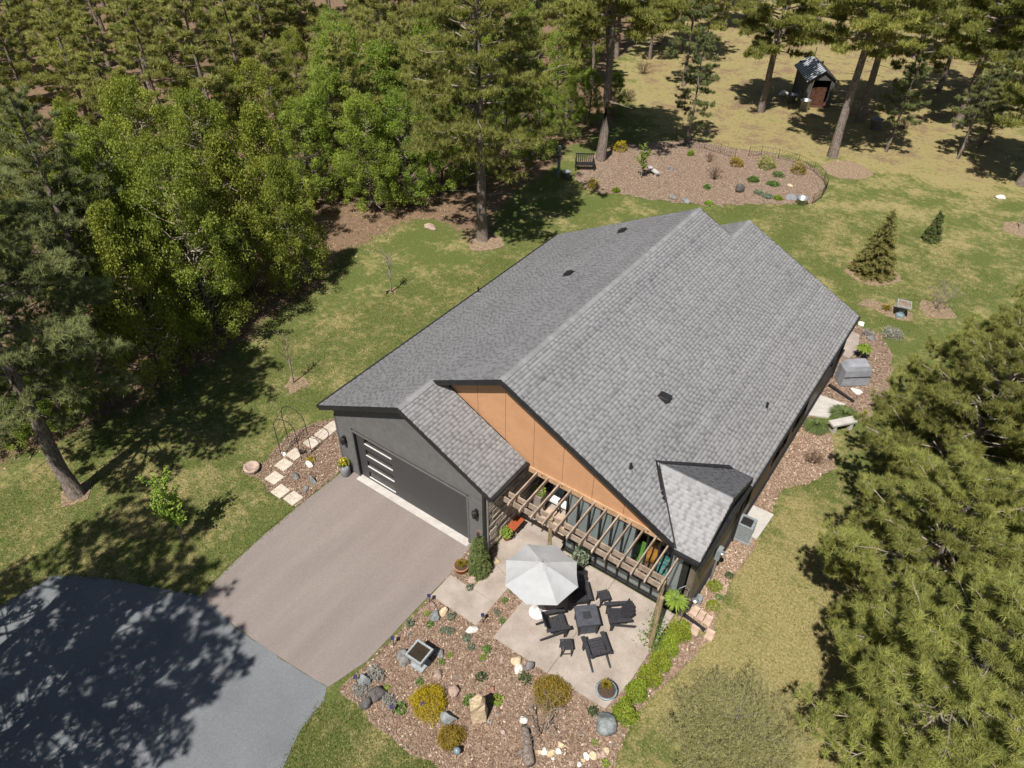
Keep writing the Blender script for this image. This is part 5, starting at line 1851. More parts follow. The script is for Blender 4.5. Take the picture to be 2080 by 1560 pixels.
bp_ = pot_plant('bowl_planter', P(1230, 1412, PZ), [(0.16, 0), (0.14, 0.04), (0.25, 0.2), (0.3, 0.3), (0.27, 0.31)], 'blue_glaze', spike_mesh(11, 0.2, 0.3, 'gold_dull', 420, 0.006, 0.4), 'blue-grey bowl planter at the front corner of the patio', 'planter')
[c for c in bp_.children if c.name.startswith('foliage')][0].location = (-0.06, 0.06, 0.3)
pot_plant('patio_shrub', P(1176, 1150, PZ), [(0.18, 0), (0.22, 0.3), (0.23, 0.32)], 'black_metal', bush_mesh(12, 0.34, 0.34, 0.6, 'grey_green', 420, 0.1), 'dark-leaved potted shrub behind the umbrella by the pergola post', 'plant')
hb = thing('hanging_fern', 'bright fern in a hanging basket at the right end of the pergola', 'plant', (11.62, 0.95, 0))
MB().tube([(0.22, 0.2, 0.0), (0.22, 0.2, 2.0), (0.14, 0.1, 2.2), (0.02, 0, 2.1), (0, 0, 1.98)], 0.012, 6).build('hook', 'grey_metal', hb)
for k in range(3):
    MB().tube([(0, 0, 1.98), (0.15 * cos(k * 2.1), 0.15 * sin(k * 2.1), 1.5)], 0.006, 4).build('chain', 'grey_metal', hb)
MB().lathe([(0.06, 1.32), (0.13, 1.38), (0.17, 1.5)], 14).build('basket', 'bark_dark', hb)
o = put(bpy.data.objects.new('foliage', spike_mesh(13, 0.46, 0.22, 'lime', 190, 0.026, 1.35)), hb)
o.location = (0, 0, 1.5)
vn = thing('climbing_vine', 'green vine climbing the pergola post by the hedge', 'vine', (11.48, 0.2, 0))
rng = np.random.default_rng(14)
n = 520
f_ = rng.uniform(0, 1, n) ** 1.5
pos = np.stack([rng.normal(0, 0.1 + 0.12 * (1 - f_)), rng.normal(0, 0.1 + 0.12 * (1 - f_)), f_ * 1.7], 1)
put(bpy.data.objects.new('foliage', leaves_mesh('foliage', pos, rng.uniform(0.2, 0.9, n), 0.07, rng, 'perennial', 0.2)), vn)

# interior seen through the clear panes
for nm, x_, y_, mt_, lab, w_ in (('armchair', 9.75, 2.45, 'green_fab', 'green armchair seen through the window wall', 0.36), ('armchair', 10.12, 2.75, 'orange_fab', 'mustard armchair seen through the window wall', 0.36)):
    t = thing(nm, lab, 'armchair', (x_, y_, 0.085), 0.3)
    MB().box((0, 0, 0.3), (w_, 0.36, 0.14)).build('seat', mt_, t)
    MB().box((0, 0.18, 0.55), (w_, 0.1, 0.5), 0, -0.2).build('backrest', mt_, t)
    for s in (-1, 1):
        for s_ in (-1, 1):
            MB().box((s * (w_ / 2 - 0.03), s_ * 0.14, 0.115), (0.03, 0.03, 0.23)).build('leg', 'redwood', t)
dbd = thing('daybed', 'daybed under a teal patterned throw inside the right-hand windows', 'daybed', (10.75, 2.55, 0.085))
MB().box((0, 0, 0.2), (0.62, 1.2, 0.3)).build('mattress', 'white_fab', dbd)
MB().box((0, 0, 0.365), (0.66, 1.24, 0.03)).build('throw', 'teal_fab', dbd)
for s in (-1, 1):
    for s_ in (-1, 1):
        MB().box((s * 0.26, s_ * 0.54, 0.025), (0.05, 0.05, 0.05)).build('leg', 'redwood', dbd)

# ------------------------------------------------------------------ front bed
fo = thing('fountain', 'grey stone pedestal fountain with a square water basin in the front bed', 'fountain', P(855, 1350, 0.02), radians(2))
MB().box((0, 0, 0.05), (0.42, 0.42, 0.1)).build('plinth', 'granite', fo)
MB().add([(-0.12, -0.12, 0.1), (0.12, -0.12, 0.1), (0.12, 0.12, 0.1), (-0.12, 0.12, 0.1), (-0.08, -0.08, 0.45), (0.08, -0.08, 0.45), (0.08, 0.08, 0.45), (-0.08, 0.08, 0.45),
          (-0.16, -0.16, 0.56), (0.16, -0.16, 0.56), (0.16, 0.16, 0.56), (-0.16, 0.16, 0.56)],
         [(0, 1, 5, 4), (1, 2, 6, 5), (2, 3, 7, 6), (3, 0, 4, 7), (4, 5, 9, 8), (5, 6, 10, 9), (6, 7, 11, 10), (7, 4, 8, 11)]).build('pedestal', 'granite', fo)
bs_ = MB()
bs_.box((0, 0, 0.58), (0.5, 0.5, 0.04))
for s in (-1, 1):
    bs_.box((s * 0.255, 0, 0.64), (0.05, 0.56, 0.1)).box((0, s * 0.255, 0.64), (0.46, 0.05, 0.1))
bs_.build('basin', 'granite', fo)
MB().box((0, 0, 0.63), (0.458, 0.458, 0.05)).build('water', 'water', fo)
MB().lathe([(0.03, 0.65), (0.015, 0.68)], 8).build('nozzle', 'black_metal', fo)

for k, (x, y, rx_, ry_, rz_, m_, lab) in enumerate((
        (886, 1256, .17, .2, .3, 'rock_blue', 'blue-grey boulder below the walkway beside a tan rock'), (900, 1246, .2, .13, .2, 'rock_tan', 'tan flat rock below the walkway beside the blue-grey boulder'),
        (878, 1231, .17, .12, .14, 'rock_brown', 'brown flat rock at the walkway corner by the driveway'), (960, 1280, .21, .13, .16, 'rock_white', 'white quartz rock at the front corner of the walkway'),
        (821, 1340, .27, .24, .22, 'rock_grey', 'grey rounded boulder at the left foot of the fountain'), (892, 1328, .17, .16, .22, 'rock_grey', 'grey speckled boulder at the right foot of the fountain'),
        (890, 1374, .18, .16, .2, 'rock_pink', 'brown oval boulder in front of the fountain'), (922, 1406, .22, .2, .22, 'rock_pink', 'round pinkish boulder right of the bright golden shrub'),
        (1049, 1342, .2, .17, .14, 'rock_tan', 'yellow-tan rock at the patio edge'), (1052, 1358, .2, .14, .1, 'rock_white', 'pale flat rock in front of the yellow-tan rock at the patio edge'),
        (1073, 1354, .17, .2, .22, 'rock_grey', 'pale grey boulder touching the patio edge'), (1019, 1343, .14, .09, .09, 'rock_pink', 'small pink stone left of the patio-edge rocks'),
        (768, 1415, .26, .24, .3, 'rock_dark', 'largest dark boulder among the silver plants by the driveway'), (747, 1430, .22, .18, .24, 'rock_dark', 'dark brown boulder at the lawn corner by the driveway'),
        (743, 1386, .2, .2, .28, 'rock_blue', 'blue-grey boulder between silver plants at the driveway edge'), (912, 1463, .3, .2, .3, 'rock_blue', 'blue-grey boulder between the two golden shrubs'),
        (1000, 1403, .12, .1, .1, 'rock_red', 'dark red stone behind the standing stone'), (1234, 1470, .36, .4, .28, 'rock_blue', 'large lichened boulder at the outer patio corner'),
        (1064, 1464, .15, .11, .14, 'rock_white', 'whitish stone at the head of the driftwood log'), (908, 1358, .09, .07, .07, 'rock_pink', 'small pink stone behind the brown oval boulder'),
        (1006, 1142, .16, .12, .16, 'rock_tan', 'tan stone at the foot of the conical evergreen'), (958, 1178, .2, .16, .1, 'rock_pink', 'flat pale stone in the little bed by the terracotta pot'),
        (1021, 1486, .13, .1, .1, 'rock_pink', 'small reddish stone left of the driftwood log'))):
    rock(x, y, rx_, ry_, rz_, m_, 200 + k, lab, rot=k * 1.3)
for k, (x, y, r_, m_) in enumerate(((1095, 1528, .1, 'rock_tan'), (1106, 1527, .13, 'rock_white'), (1121, 1529, .17, 'rock_tan'), (1134, 1525, .12, 'rock_white'), (1140, 1515, .13, 'rock_tan'),
                                    (1190, 1537, .12, 'rock_white'), (1203, 1536, .15, 'rock_tan'), (1214, 1535, .12, 'rock_pink'), (1225, 1533, .12, 'rock_pink'), (1231, 1526, .13, 'rock_tan'),
                                    (1184, 1545, .08, 'rock_tan'), (1161, 1551, .09, 'rock_pink'), (1178, 1553, .09, 'rock_white'), (1124, 1541, .07, 'rock_white'))):
    rock(x, y, r_, r_ * 0.85, r_ * 0.8, m_, 240 + k, ('rounded cobble, %s from the left in the left-hand cobble row' % ORD[k] if k < 5 else 'rounded cobble, %s from the left in the right-hand cobble row' % ORD[k - 5] if k < 10 else ('small tan cobble in front of the right-hand cobble row', 'small pink cobble between the two cobble rows', 'small white cobble nearest the bottom edge', 'small white cobble in front of the left-hand cobble row')[k - 10]), 'cobble', k, 'cobbles in the short rows')

ss = MB()
rng = np.random.default_rng(31)
lev = []
for z_, w_, d_ in ((0, 0.2, 0.15), (0.35, 0.215, 0.155), (0.7, 0.19, 0.14), (0.95, 0.2, 0.13), (1.12, 0.12, 0.1)):
    lev.append([(w_ * a + rng.uniform(-.03, .03), d_ * b + rng.uniform(-.03, .03), z_ + rng.uniform(-.04, .04) * (z_ > 0)) for a, b in ((-1, -0.9), (0, -1.1), (1, -0.8), (1.05, 0.4), (0.6, 1), (-0.4, 1.05), (-1.05, 0.5))])
vs_ = [p for l in lev for p in l]
fs_ = [tuple(range(7))[::-1], tuple(range(28, 35))]
for i in range(4):
    for k in range(7):
        fs_.append((i * 7 + k, i * 7 + (k + 1) % 7, (i + 1) * 7 + (k + 1) % 7, (i + 1) * 7 + k))
so = ss.add(vs_, fs_).build('standing_stone', 'rock_tan')
so.location = P(974, 1458, 0.0)
so.rotation_euler = (0.03, -0.04, 0.7)
tag(so, 'upright tan standing stone in the middle of the front bed', 'stone')

lg = thing('driftwood_log', 'weathered driftwood log lying at the bottom of the front bed', 'log', (0, 0, 0))
pa, pb = P(1062, 1478, 0.1), P(1080, 1556, 0.1)
pts_ = [pa.lerp(pb, t) + Vector((0.04 * sin(5 * t), 0.03 * cos(4 * t), 0.06 + 0.03 * sin(6 * t))) for t in np.linspace(0, 1, 8)]
MB().tube(pts_, [0.07, 0.1, 0.11, 0.13, 0.13, 0.15, 0.16, 0.12], 10).build('trunk', 'bark', lg, True)
MB().tube([pts_[4], pts_[5] + Vector((-0.22, -0.05, -0.06)), pts_[6] + Vector((-0.35, -0.12, -0.1))], [0.07, 0.05, 0.03], 7).build('limb', 'bark', lg, True)

# golden threadleaf shrubs: dense blades
plant('golden_shrub', 872, 1432, bush_mesh(41, 0.55, 0.52, 0.55, 'gold', 4200, 0.085, 0.5, 22, 0.16, 0.4), 'bright golden threadleaf shrub, biggest in the front bed', 'shrub')
plant('golden_shrub', 916, 1505, bush_mesh(42, 0.38, 0.4, 0.5, 'gold_dull', 2600, 0.085, 0.5, 14, 0.16, 0.35), 'dull golden threadleaf shrub at the lower edge of the bed', 'shrub')
plant('golden_shrub', 1120, 1412, bush_mesh(43, 0.55, 0.58, 0.5, 'gold_dull', 3600, 0.085, 0.5, 18, 0.16, 0.35), 'golden threadleaf shrub at the patio edge behind the bare little tree', 'shrub')
plant('bare_shrub', 1102, 1489, twig_mesh(44, 0.75, 1.3, 4, 'twig', 0.018, 4), 'small bare pale-stemmed tree in front of the patio-edge golden shrub', 'shrub')
for k, (x, y, r_, h_) in enumerate(((764, 1372, .3, .3), (735, 1406, .34, .3), (791, 1426, .24, .22))):
    plant('silver_plant', x, y, bush_mesh(50 + k, r_ * 1.1, r_ * 0.9, h_, 'silver', 620, 0.075, -0.4, 12, 0.22, 0.15), ('silver-leaved plant behind the dark driveway boulders', 'largest silver-leaved plant at the driveway corner', 'thin silver plant right of the largest dark boulder')[k], 'plant')
pm = {m_: [bush_mesh(60 + i, 0.16, 0.16, 0.14, m_, 110, 0.08, -0.3, 5) for i in range(2)] for m_ in ('perennial', 'grey_green', 'dark_green', 'lime')}
per = ((853, 1386, 'perennial', .8, 'green clump left of the brown oval boulder'), (898, 1346, 'perennial', .7, 'small green clump below the fountain'), (912, 1333, 'lime', .6, 'light green sprout right of the speckled boulder'),
       (981, 1337, 'lime', .7, 'bright green sprout left of the small pink stone'), (989, 1322, 'perennial', .9, 'leggy green clump right of the fountain near the patio'), (957, 1316, 'grey_green', .8, 'grey-green clump midway between fountain and patio'),
       (874, 1270, 'perennial', .8, 'green clump under the blue-grey walkway boulder'), (918, 1254, 'grey_green', 1.0, 'grey-green leafy clump right of the tan walkway rock'), (901, 1282, 'grey_green', .9, 'grey-green leafy clump right of the driveway below the walkway'),
       (915, 1283, 'grey_green', .9, 'pale leafy clump left of the white quartz rock'), (867, 1248, 'lime', .6, 'small light green sprout at the driveway edge'), (833, 1268, 'grey_green', 1.0, 'sprawling grass clump at the driveway edge above the fountain'),
       (949, 1298, 'grey_green', .9, 'grey-green clump below the white quartz rock'), (978, 1377, 'dark_green', 1.1, 'dark green cushion plant in the middle of the bed'), (1066, 1379, 'dark_green', 1.2, 'dark green cushion plant below the patio-edge rocks'),
       (815, 1441, 'perennial', 1.2, 'fresh green clump near the lawn left of the golden shrub'), (950, 1426, 'perennial', 1.1, 'green clump left of the standing stone'), (1009, 1424, 'lime', 1.2, 'lime-green clump right of the standing stone'),
       (1205, 1448, 'dark_green', 1.0, 'dark green clump left of the lichened boulder'), (1208, 1510, 'lime', .6, 'tiny bright sprout below the lichened boulder'), (1230, 1551, 'lime', .8, 'green sprout at the bottom of the bed near the lawn'),
       (955, 1195, 'grey_green', .9, 'grey-green tuft in the little bed by the terracotta pot'), (1042, 1200, 'perennial', .8, 'green tuft at the top of the strip between walk and patio'), (1010, 1245, 'grey_green', .7, 'tuft halfway down the strip between walk and patio'),
       (1025, 1222, 'perennial', .7, 'second tuft from the top of the strip between walk and patio'), (1020, 1262, 'perennial', .7, 'tuft at the foot of the strip between walk and patio'), (787, 1398, 'lime', .6, 'pale sprout above the largest dark boulder'),
       (1460, 1215, 'perennial', .9, 'small plant between the two mounds by the gas meter'))
for k, (x, y, m_, s_, lab) in enumerate(per):
    plant('perennial_clump', x, y, pm[m_][k % 2], lab, 'plant', k * 0.9, None, 0.02, s_)

# boxwood hedge on the right of the patio
bxm = [bush_mesh(70 + i, 0.37, 0.37, 0.62, 'boxwood', 2400, 0.06, -0.3, 12, 0.6, 0.45) for i in range(3)]
for k, (x, y, s_, lab) in enumerate(((1268, 1452, 1.0, 'boxwood nearest the lichened boulder, front end of the hedge'), (1292, 1410, .98, 'second boxwood from the front end of the hedge'), (1318, 1380, .95, 'third boxwood from the front end of the hedge'),
                                     (1341, 1350, .92, 'fourth boxwood from the front end of the hedge'), (1358, 1322, .88, 'boxwood beside the vine-clad post'), (1380, 1290, .95, 'boxwood at the rear end of the hedge by the pavers'), (1362, 1302, .7, 'small boxwood squeezed beside the pergola post'))):
    plant('boxwood_shrub', x, y, bxm[k % 3], lab, 'shrub', k * 1.2, 'boxwood hedge along the patio', 0.0, s_)
cn = thing('conical_evergreen', 'conical green evergreen at the garage corner', 'shrub', P(974, 1160))
tr_, lm_, cr_ = spruce_meshes(81, 1.75, 0.27, 17, 'juniper')
put(bpy.data.objects.new('stem', tr_), cn)
put(bpy.data.objects.new('foliage', cr_), cn)
o = put(bpy.data.objects.new('reddish_tip', spike_mesh(82, 0.14, 0.5, 'bare', 60, 0.006, 0.3)), cn)
o.location = (0, 0, 1.6)


# solar path lights
def solar(px, py, lab, h=0.42):
    t = thing('solar_light', lab, 'light', P(px, py, 0.0), 0, 'solar lights in the front bed')
    MB().tube([(0, 0, 0), (0, 0, h)], 0.012, 6).build('stake', 'black_metal', t)
    MB().lathe([(0.03, h - 0.1), (0.045, h - 0.03), (0.045, h)], 8).build('lamp', 'grey_metal', t)
    MB().box((0, 0, h + 0.02), (0.1, 0.1, 0.02), 0.8, 0.3).build('panel', 'solar', t)


for a in ((800, 1313, 'solar light on the driveway edge left of the fountain'), (726, 1391, 'solar light nearest the lawn corner by the driveway'), (873, 1227, 'solar light at the driveway end of the walkway'),
          (981, 1266, 'solar light at the front right corner of the walkway'), (799, 1452, 'solar light at the lawn edge left of the golden shrub'), (860, 1446, 'solar light standing inside the bright golden shrub')):
    solar(*a)
gl_ = thing('gazing_ball', 'dark gazing ball on a stake at the bottom of the front bed', 'ornament', P(929, 1535))
MB().tube([(0, 0, 0), (0, 0, 0.2)], 0.015, 6).build('stake', 'black_metal', gl_)
MB().lathe([(0.02, 0.18), (0.075, 0.22), (0.1, 0.29), (0.075, 0.36), (0.02, 0.39)], 14).build('ball', 'blue_glaze', gl_, True)
for k, (x, y, lab) in enumerate(((1007, 1450, 'small white tag-like flower right of the standing stone'), (995, 1468, 'small white flower at the foot of the standing stone'), (928, 1379, 'white bloom right of the brown oval boulder'),
                                 (1180, 1491, 'white bloom left of the lichened boulder'), (1245, 1512, 'white bloom at the lower right of the bed'), (830, 1288, 'white bloom above the fountain by the driveway'))):
    plant('white_flower', x, y, bush_mesh(90 + k, 0.07, 0.05, 0.07, 'silver', 26, 0.05), lab, 'flower')

# ------------------------------------------------------------------ left of the garage
for k, (x, y) in enumerate(((596, 1013), (570, 999), (558, 972), (577, 945), (599, 924), (634, 900), (657, 883), (676, 868))):
    o = MB().box((0, 0, 0.02), (0.5, 0.47, 0.05)).build('stepping_stone', 'step_stone')
    o.location = P(x, y, 0.02)
    o.rotation_euler = (0, 0, (k * 37 % 7 - 3) * 0.012)
    tag(o, 'square tan stepping stone, %s from the driveway' % ('first', 'second', 'third', 'fourth', 'fifth', 'sixth', 'seventh', 'eighth')[k], 'paving stone', 'stepping stones beside the garage')
ar = thing('garden_arbor', 'thin black metal arched arbor over the stepping stones', 'arbor', (0, 0, 0))
L_ = [P(573, 928), P(588, 903), P(614, 938), P(634, 922)]
for a, b in ((0, 2), (1, 3)):
    p, q_ = L_[a], L_[b]
    mid = (p + q_) / 2
    r_ = (q_ - p) / 2
    pts_ = [p] + [mid - r_ * cos(t) + Vector((0, 0, 1.55 + r_.length * sin(t))) for t in np.linspace(0, pi, 11)] + [q_]
    MB().tube(pts_, 0.013, 6).build('arch', 'black_metal', ar)
for a, b in ((0, 1), (2, 3)):
    for z_ in np.arange(0.25, 1.6, 0.17):
        MB().tube([L_[a] + Vector((0, 0, z_)), (L_[a] + L_[b]) / 2 + Vector((0, 0, z_ + (0.08 if int(z_ * 6) % 2 else -0.05))), L_[b] + Vector((0, 0, z_))], 0.006, 4).build('rung', 'black_metal', ar)
for t in np.linspace(0.35, pi - 0.35, 6):
    p = [(L_[a] + L_[b]) / 2 - (L_[b] - L_[a]) / 2 * cos(t) + Vector((0, 0, 1.55 + (L_[b] - L_[a]).length / 2 * sin(t))) for a, b in ((0, 2), (1, 3))]
    MB().tube(p, 0.006, 4).build('rung', 'black_metal', ar)
sb = MB().lathe([(0.12, 0.0), (0.24, 0.05), (0.3, 0.16), (0.27, 0.22), (0.22, 0.21), (0.15, 0.12), (0.03, 0.1)], 22).build('stone_bowl', 'rock_pink', smooth=True)
sb.location = P(513, 955, 0.0)
tag(sb, 'round stone bowl birdbath on the mulch left of the stepping stones', 'birdbath')
for k, (x, y, a, b, c, m_, lab) in enumerate(((600, 970, .2, .15, .16, 'rock_grey', 'purple-grey rock right of the second stepping stone'), (636, 980, .14, .18, .24, 'rock_blue', 'blue-grey upright rock near the driveway edge'),
                                              (621, 997, .18, .11, .13, 'rock_grey', 'grey striped rock by the first stepping stone'), (629, 946, .25, .1, .16, 'rock_white', 'pale rock under the yellow flowers by the arbor'),
                                              (577, 924, .14, .1, .14, 'rock_white', 'white stone at the left foot of the arbor'))):
    rock(x, y, a, b, c, m_, 300 + k, lab, rot=k)
plant('yellow_flowers', 630, 938, bush_mesh(311, 0.2, 0.2, 0.25, 'gold', 200, 0.06), 'low yellow flowering plant at the right foot of the arbor', 'plant')
plant('dry_stems', 612, 925, spike_mesh(312, 0.2, 0.5, 'bare', 90, 0.005, 0.3), 'dry stems growing up the right side of the arbor', 'plant')

# ------------------------------------------------------------------ right side of the house
ac = thing('air_conditioner', 'grey louvred air conditioner unit beside the house wall', 'air conditioner', P(1494, 1098, 0.0) + Vector((0.12, 0.3, 0)), 0.05)
MB().box((0, 0, 0.035), (0.62, 0.62, 0.07)).build('pad', 'grey_metal', ac)
MB().box((0, 0, 0.4), (0.46, 0.46, 0.66)).build('core', 'black_metal', ac)
for z_ in np.arange(0.12, 0.68, 0.055):
    lv = MB()
    for s in (-1, 1):
        lv.box((s * 0.245, 0, z_), (0.02, 0.5, 0.035)).box((0, s * 0.245, z_), (0.47, 0.02, 0.035))
    lv.build('louvre', 'grey_metal', ac)
for sx in (-1, 1):
    for sy in (-1, 1):
        MB().box((sx * 0.245, sy * 0.245, 0.4), (0.04, 0.04, 0.66)).build('corner_post', 'grey_metal', ac)
tpl = MB()
for s in (-1, 1):
    tpl.box((s * 0.22, 0, 0.745), (0.08, 0.52, 0.03)).box((0, s * 0.22, 0.745), (0.36, 0.08, 0.03))
tpl.build('top_panel', 'grey_metal', ac)
MB().lathe([(0.2, 0.735), (0.06, 0.75), (0.05, 0.78)], 16).build('fan_guard', 'black_metal', ac)
mt = thing('electric_meter', 'grey electric meter and conduit on the house wall', 'meter', (WX + 0.02, 3.3, 0))
MB().box((0.1, 0.1, 1.25), (0.14, 0.26, 0.42)).build('box', 'grey_metal', mt)
MB().lathe([(0.09, 0), (0.09, 0.05), (0.06, 0.08)], 14, (0.19, 0.1, 1.3)).build('dial', 'steel', mt)
MB().tube([(0.1, 0.02, 1.05), (0.1, -0.02, 0.02)], 0.035, 8).build('conduit', 'steel', mt)
gm = thing('gas_meter', 'small silver gas meter low on the house wall by the mounded shrubs', 'meter', (WX + 0.12, 2.15, 0))
MB().tube([(0.0, -0.1, 0.0), (0, -0.1, 0.42), (0, 0.12, 0.42), (0, 0.12, 0.3)], 0.022, 8).build('pipe', 'steel', gm)
MB().box((0.05, 0.12, 0.24), (0.18, 0.2, 0.22)).build('body', 'grey_metal', gm)
MB().lathe([(0.09, 0.4), (0.1, 0.43), (0.05, 0.47)], 12, (0.0, -0.1, 0)).build('regulator', 'steel', gm)
dp = MB().beam(P(1383, 1244, 0.08), P(1432, 1281, 0.05), 0.1, 0.08).build('downspout_extension', 'black_trim')
tag(dp, 'black downspout extension lying across the pavers at the house corner', 'pipe')
dp = MB().beam(P(1684, 781, 0.12), P(1734, 816, 0.06), 0.1, 0.08).build('downspout_extension', 'black_trim')
tag(dp, 'black downspout extension on the mulch below the covered grill', 'pipe')
for k, (x, y, lab) in enumerate(((1411, 1243, 'tan paver nearest the house corner'), (1424, 1252, 'middle tan paver of the row at the house corner'), (1437, 1261, 'tan paver nearest the lawn at the house corner'), (1411, 1281, 'tan paver on the hedge side of the black pipe'), (1441, 1291, 'tan paver at the end of the black pipe'))):
    o = MB().box((0, 0, 0.03), (0.235, 0.36, 0.06)).build('paver', 'paver')
    o.location = P(x, y, 0.02)
    o.rotation_euler = (0, 0, 0.02 * k)
    tag(o, lab, 'paving stone', 'pavers at the house corner')
for k, (x, y, s_, lab) in enumerate(((1448, 1194, .55, 'low mounded shrub beside the gas meter'), (1445, 1232, .5, 'low mounded shrub near the pavers'), (1480, 1170, .35, 'small dark shrub below the electric meter'))):
    plant('mound_shrub', x, y, bush_mesh(320 + k, 0.5, 0.5, 0.5, 'boxwood' if k < 2 else 'dark_green', 700, 0.09), lab, 'shrub', 0, None, 0.01, s_)
plant('bare_bush', 1650, 940, twig_mesh(330, 0.75, 0.7, 26, 'bare', 0.006, 3), 'round leafless reddish bush beside the house wall', 'shrub')
for k, (x, y, r_, lab) in enumerate(((1656, 868, .6, 'spreading juniper left of the concrete bench'), (1714, 845, .7, 'spreading juniper behind the concrete bench'))):
    plant('juniper', x, y, spike_mesh(340 + k, r_, 0.35, 'juniper', 1500, 0.012, 0.9, r0=0.3), lab, 'shrub')
cb = thing('concrete_bench', 'pale concrete garden bench by the junipers', 'bench', P(1706, 872), 0.0)
d_ = P(1731, 862, 0.4) - P(1681, 872, 0.4)
cb.rotation_euler = (0, 0, math.atan2(d_.y, d_.x))
MB().box((0, 0, 0.4), (1.05, 0.34, 0.08)).build('seat', 'pale_concrete', cb)
for s in (-1, 1):
    MB().box((s * 0.36, 0, 0.18), (0.12, 0.28, 0.36)).build('leg', 'pale_concrete', cb)
gr = thing('covered_grill', 'barbecue grill under a grey fitted cover beside the house', 'grill', P(1729, 785) + Vector((-0.12, 0.3, 0)), radians(40))
gv = []
for z_, w_, d_ in ((0.06, 0.58, 0.33), (0.55, 0.56, 0.31), (0.8, 0.55, 0.3), (1.0, 0.42, 0.25), (1.08, 0.34, 0.15)):
    gv.append([(w_ * a, d_ * b, z_ + (0.02 if (a + b) > 1 else 0)) for a, b in ((-1, -1), (-0.35, -1.05), (0.35, -1.03), (1, -1), (1.05, 0), (1, 1), (0.3, 1.04), (-0.35, 1.03), (-1, 1), (-1.04, 0))])
vs_ = [p for l in gv for p in l]
fs_ = [tuple(range(10))[::-1], tuple(range(40, 50))]
for i in range(4):
    for k in range(10):
        fs_.append((i * 10 + k, i * 10 + (k + 1) % 10, (i + 1) * 10 + (k + 1) % 10, (i + 1) * 10 + k))
MB().add(vs_, fs_).build('cover', 'cover', gr)
MB().box((0, -0.335, 0.5), (1.1, 0.012, 0.03)).build('strap', 'black_metal', gr)
for s in (-1, 1):
    for s_ in (-1, 1):
        MB().lathe([(0.04, 0.0), (0.04, 0.06)], 10, (s * 0.45, s_ * 0.22, 0)).build('wheel', 'black_metal', gr)
rock(1740, 797, .3, .16, .14, 'rock_white', 351, 'pale rock in front of the covered grill')
lp = thing('leafy_shrub', 'upright bright-leaved shrub on a stem above the covered grill', 'shrub', P(1744, 731))
MB().tube([(0, 0, 0), (0.05, 0.05, 0.75)], [0.02, 0.015], 6).build('stem', 'twig', lp)
o = put(bpy.data.objects.new('foliage', spike_mesh(352, 0.42, 0.45, 'lime', 260, 0.03, 1.0)), lp)
o.location = (0.05, 0.05, 0.5)
plant('blue_shrub', 1813, 682, bush_mesh(353, 0.55, 0.5, 0.35, 'silver', 900, 0.1, -0.2, 14, 0.22, 0.2), 'blue-grey spreading shrub by the right lawn', 'shrub')
plant('blue_shrub', 1763, 680, bush_mesh(354, 0.34, 0.3, 0.25, 'silver', 500, 0.09, -0.2, 10, 0.22, 0.2), 'small blue-grey shrub beside the side pad', 'shrub')
rock(1750, 660, .2, .15, .14, 'rock_white', 355, 'pale rock near the back corner of the house')
rock(1768, 690, .26, .2, .16, 'rock_grey', 356, 'grey flat rock below the small blue-grey shrub')
plant('yellow_flower', 1757, 840, bush_mesh(357, 0.1, 0.1, 0.16, 'yellow', 40, 0.06), 'single yellow flower in the mulch below the grill', 'flower')
bb = thing('birdbath', 'dark pedestal birdbath with a square tray on the right lawn', 'birdbath', P(1827, 642), 0.2)
MB().lathe([(0.22, 0), (0.2, 0.12), (0.12, 0.2), (0.1, 0.45), (0.17, 0.62)], 8).build('pedestal', 'blue_glaze', bb)
tb_ = MB().box((0, 0, 0.64), (0.56, 0.56, 0.03))
for s in (-1, 1):
    tb_.box((s * 0.29, 0, 0.67), (0.04, 0.62, 0.07)).box((0, s * 0.29, 0.67), (0.54, 0.04, 0.07))
tb_.build('tray', 'granite', bb)
MB().box((0, 0, 0.662), (0.535, 0.535, 0.02)).build('water', 'mulch', bb)
plant('dry_grass', 1800, 628, spike_mesh(358, 0.35, 0.3, 'gold_dull', 120, 0.01, 0.5), 'dry stems in the small bed beside the dark birdbath', 'plant')

# ------------------------------------------------------------------ back garden
fc = thing('garden_fence', 'low green wire fence curving round the back garden bed', 'fence', (0, 0, 0))
fpx = [(1372, 286), (1398, 300), (1430, 303), (1462, 312), (1492, 322), (1520, 318), (1545, 316), (1580, 322), (1620, 333), (1652, 349), (1672, 368), (1678, 385), (1668, 402), (1649, 415)]
fp = [P(a, b) for a, b in fpx]
FH = 0.62
for k, p in enumerate(fp):
    MB().tube([p, p + Vector((0, 0, FH + 0.05))], 0.016, 5).build('post', 'dark_wire', fc) if 'dark_wire' in MT else MB().tube([p, p + Vector((0, 0, FH + 0.05))], 0.016, 5).build('post', 'black_metal', fc)
for a, b in zip(fp[:-1], fp[1:]):
    if a == fp[4]:
        continue
    m_ = MB()
    for z_ in (0.05, FH * 0.5, FH):
        m_.tube([a + Vector((0, 0, z_)), b + Vector((0, 0, z_))], 0.009, 4)
    n = max(2, int((b - a).length / 0.16))
    for i in range(1, n):
        p = a.lerp(b, i / n)
        m_.tube([p, p + Vector((0, 0, FH))], 0.006, 3)
    m_.build('wire_panel', 'black_metal', fc, kind='stuff')

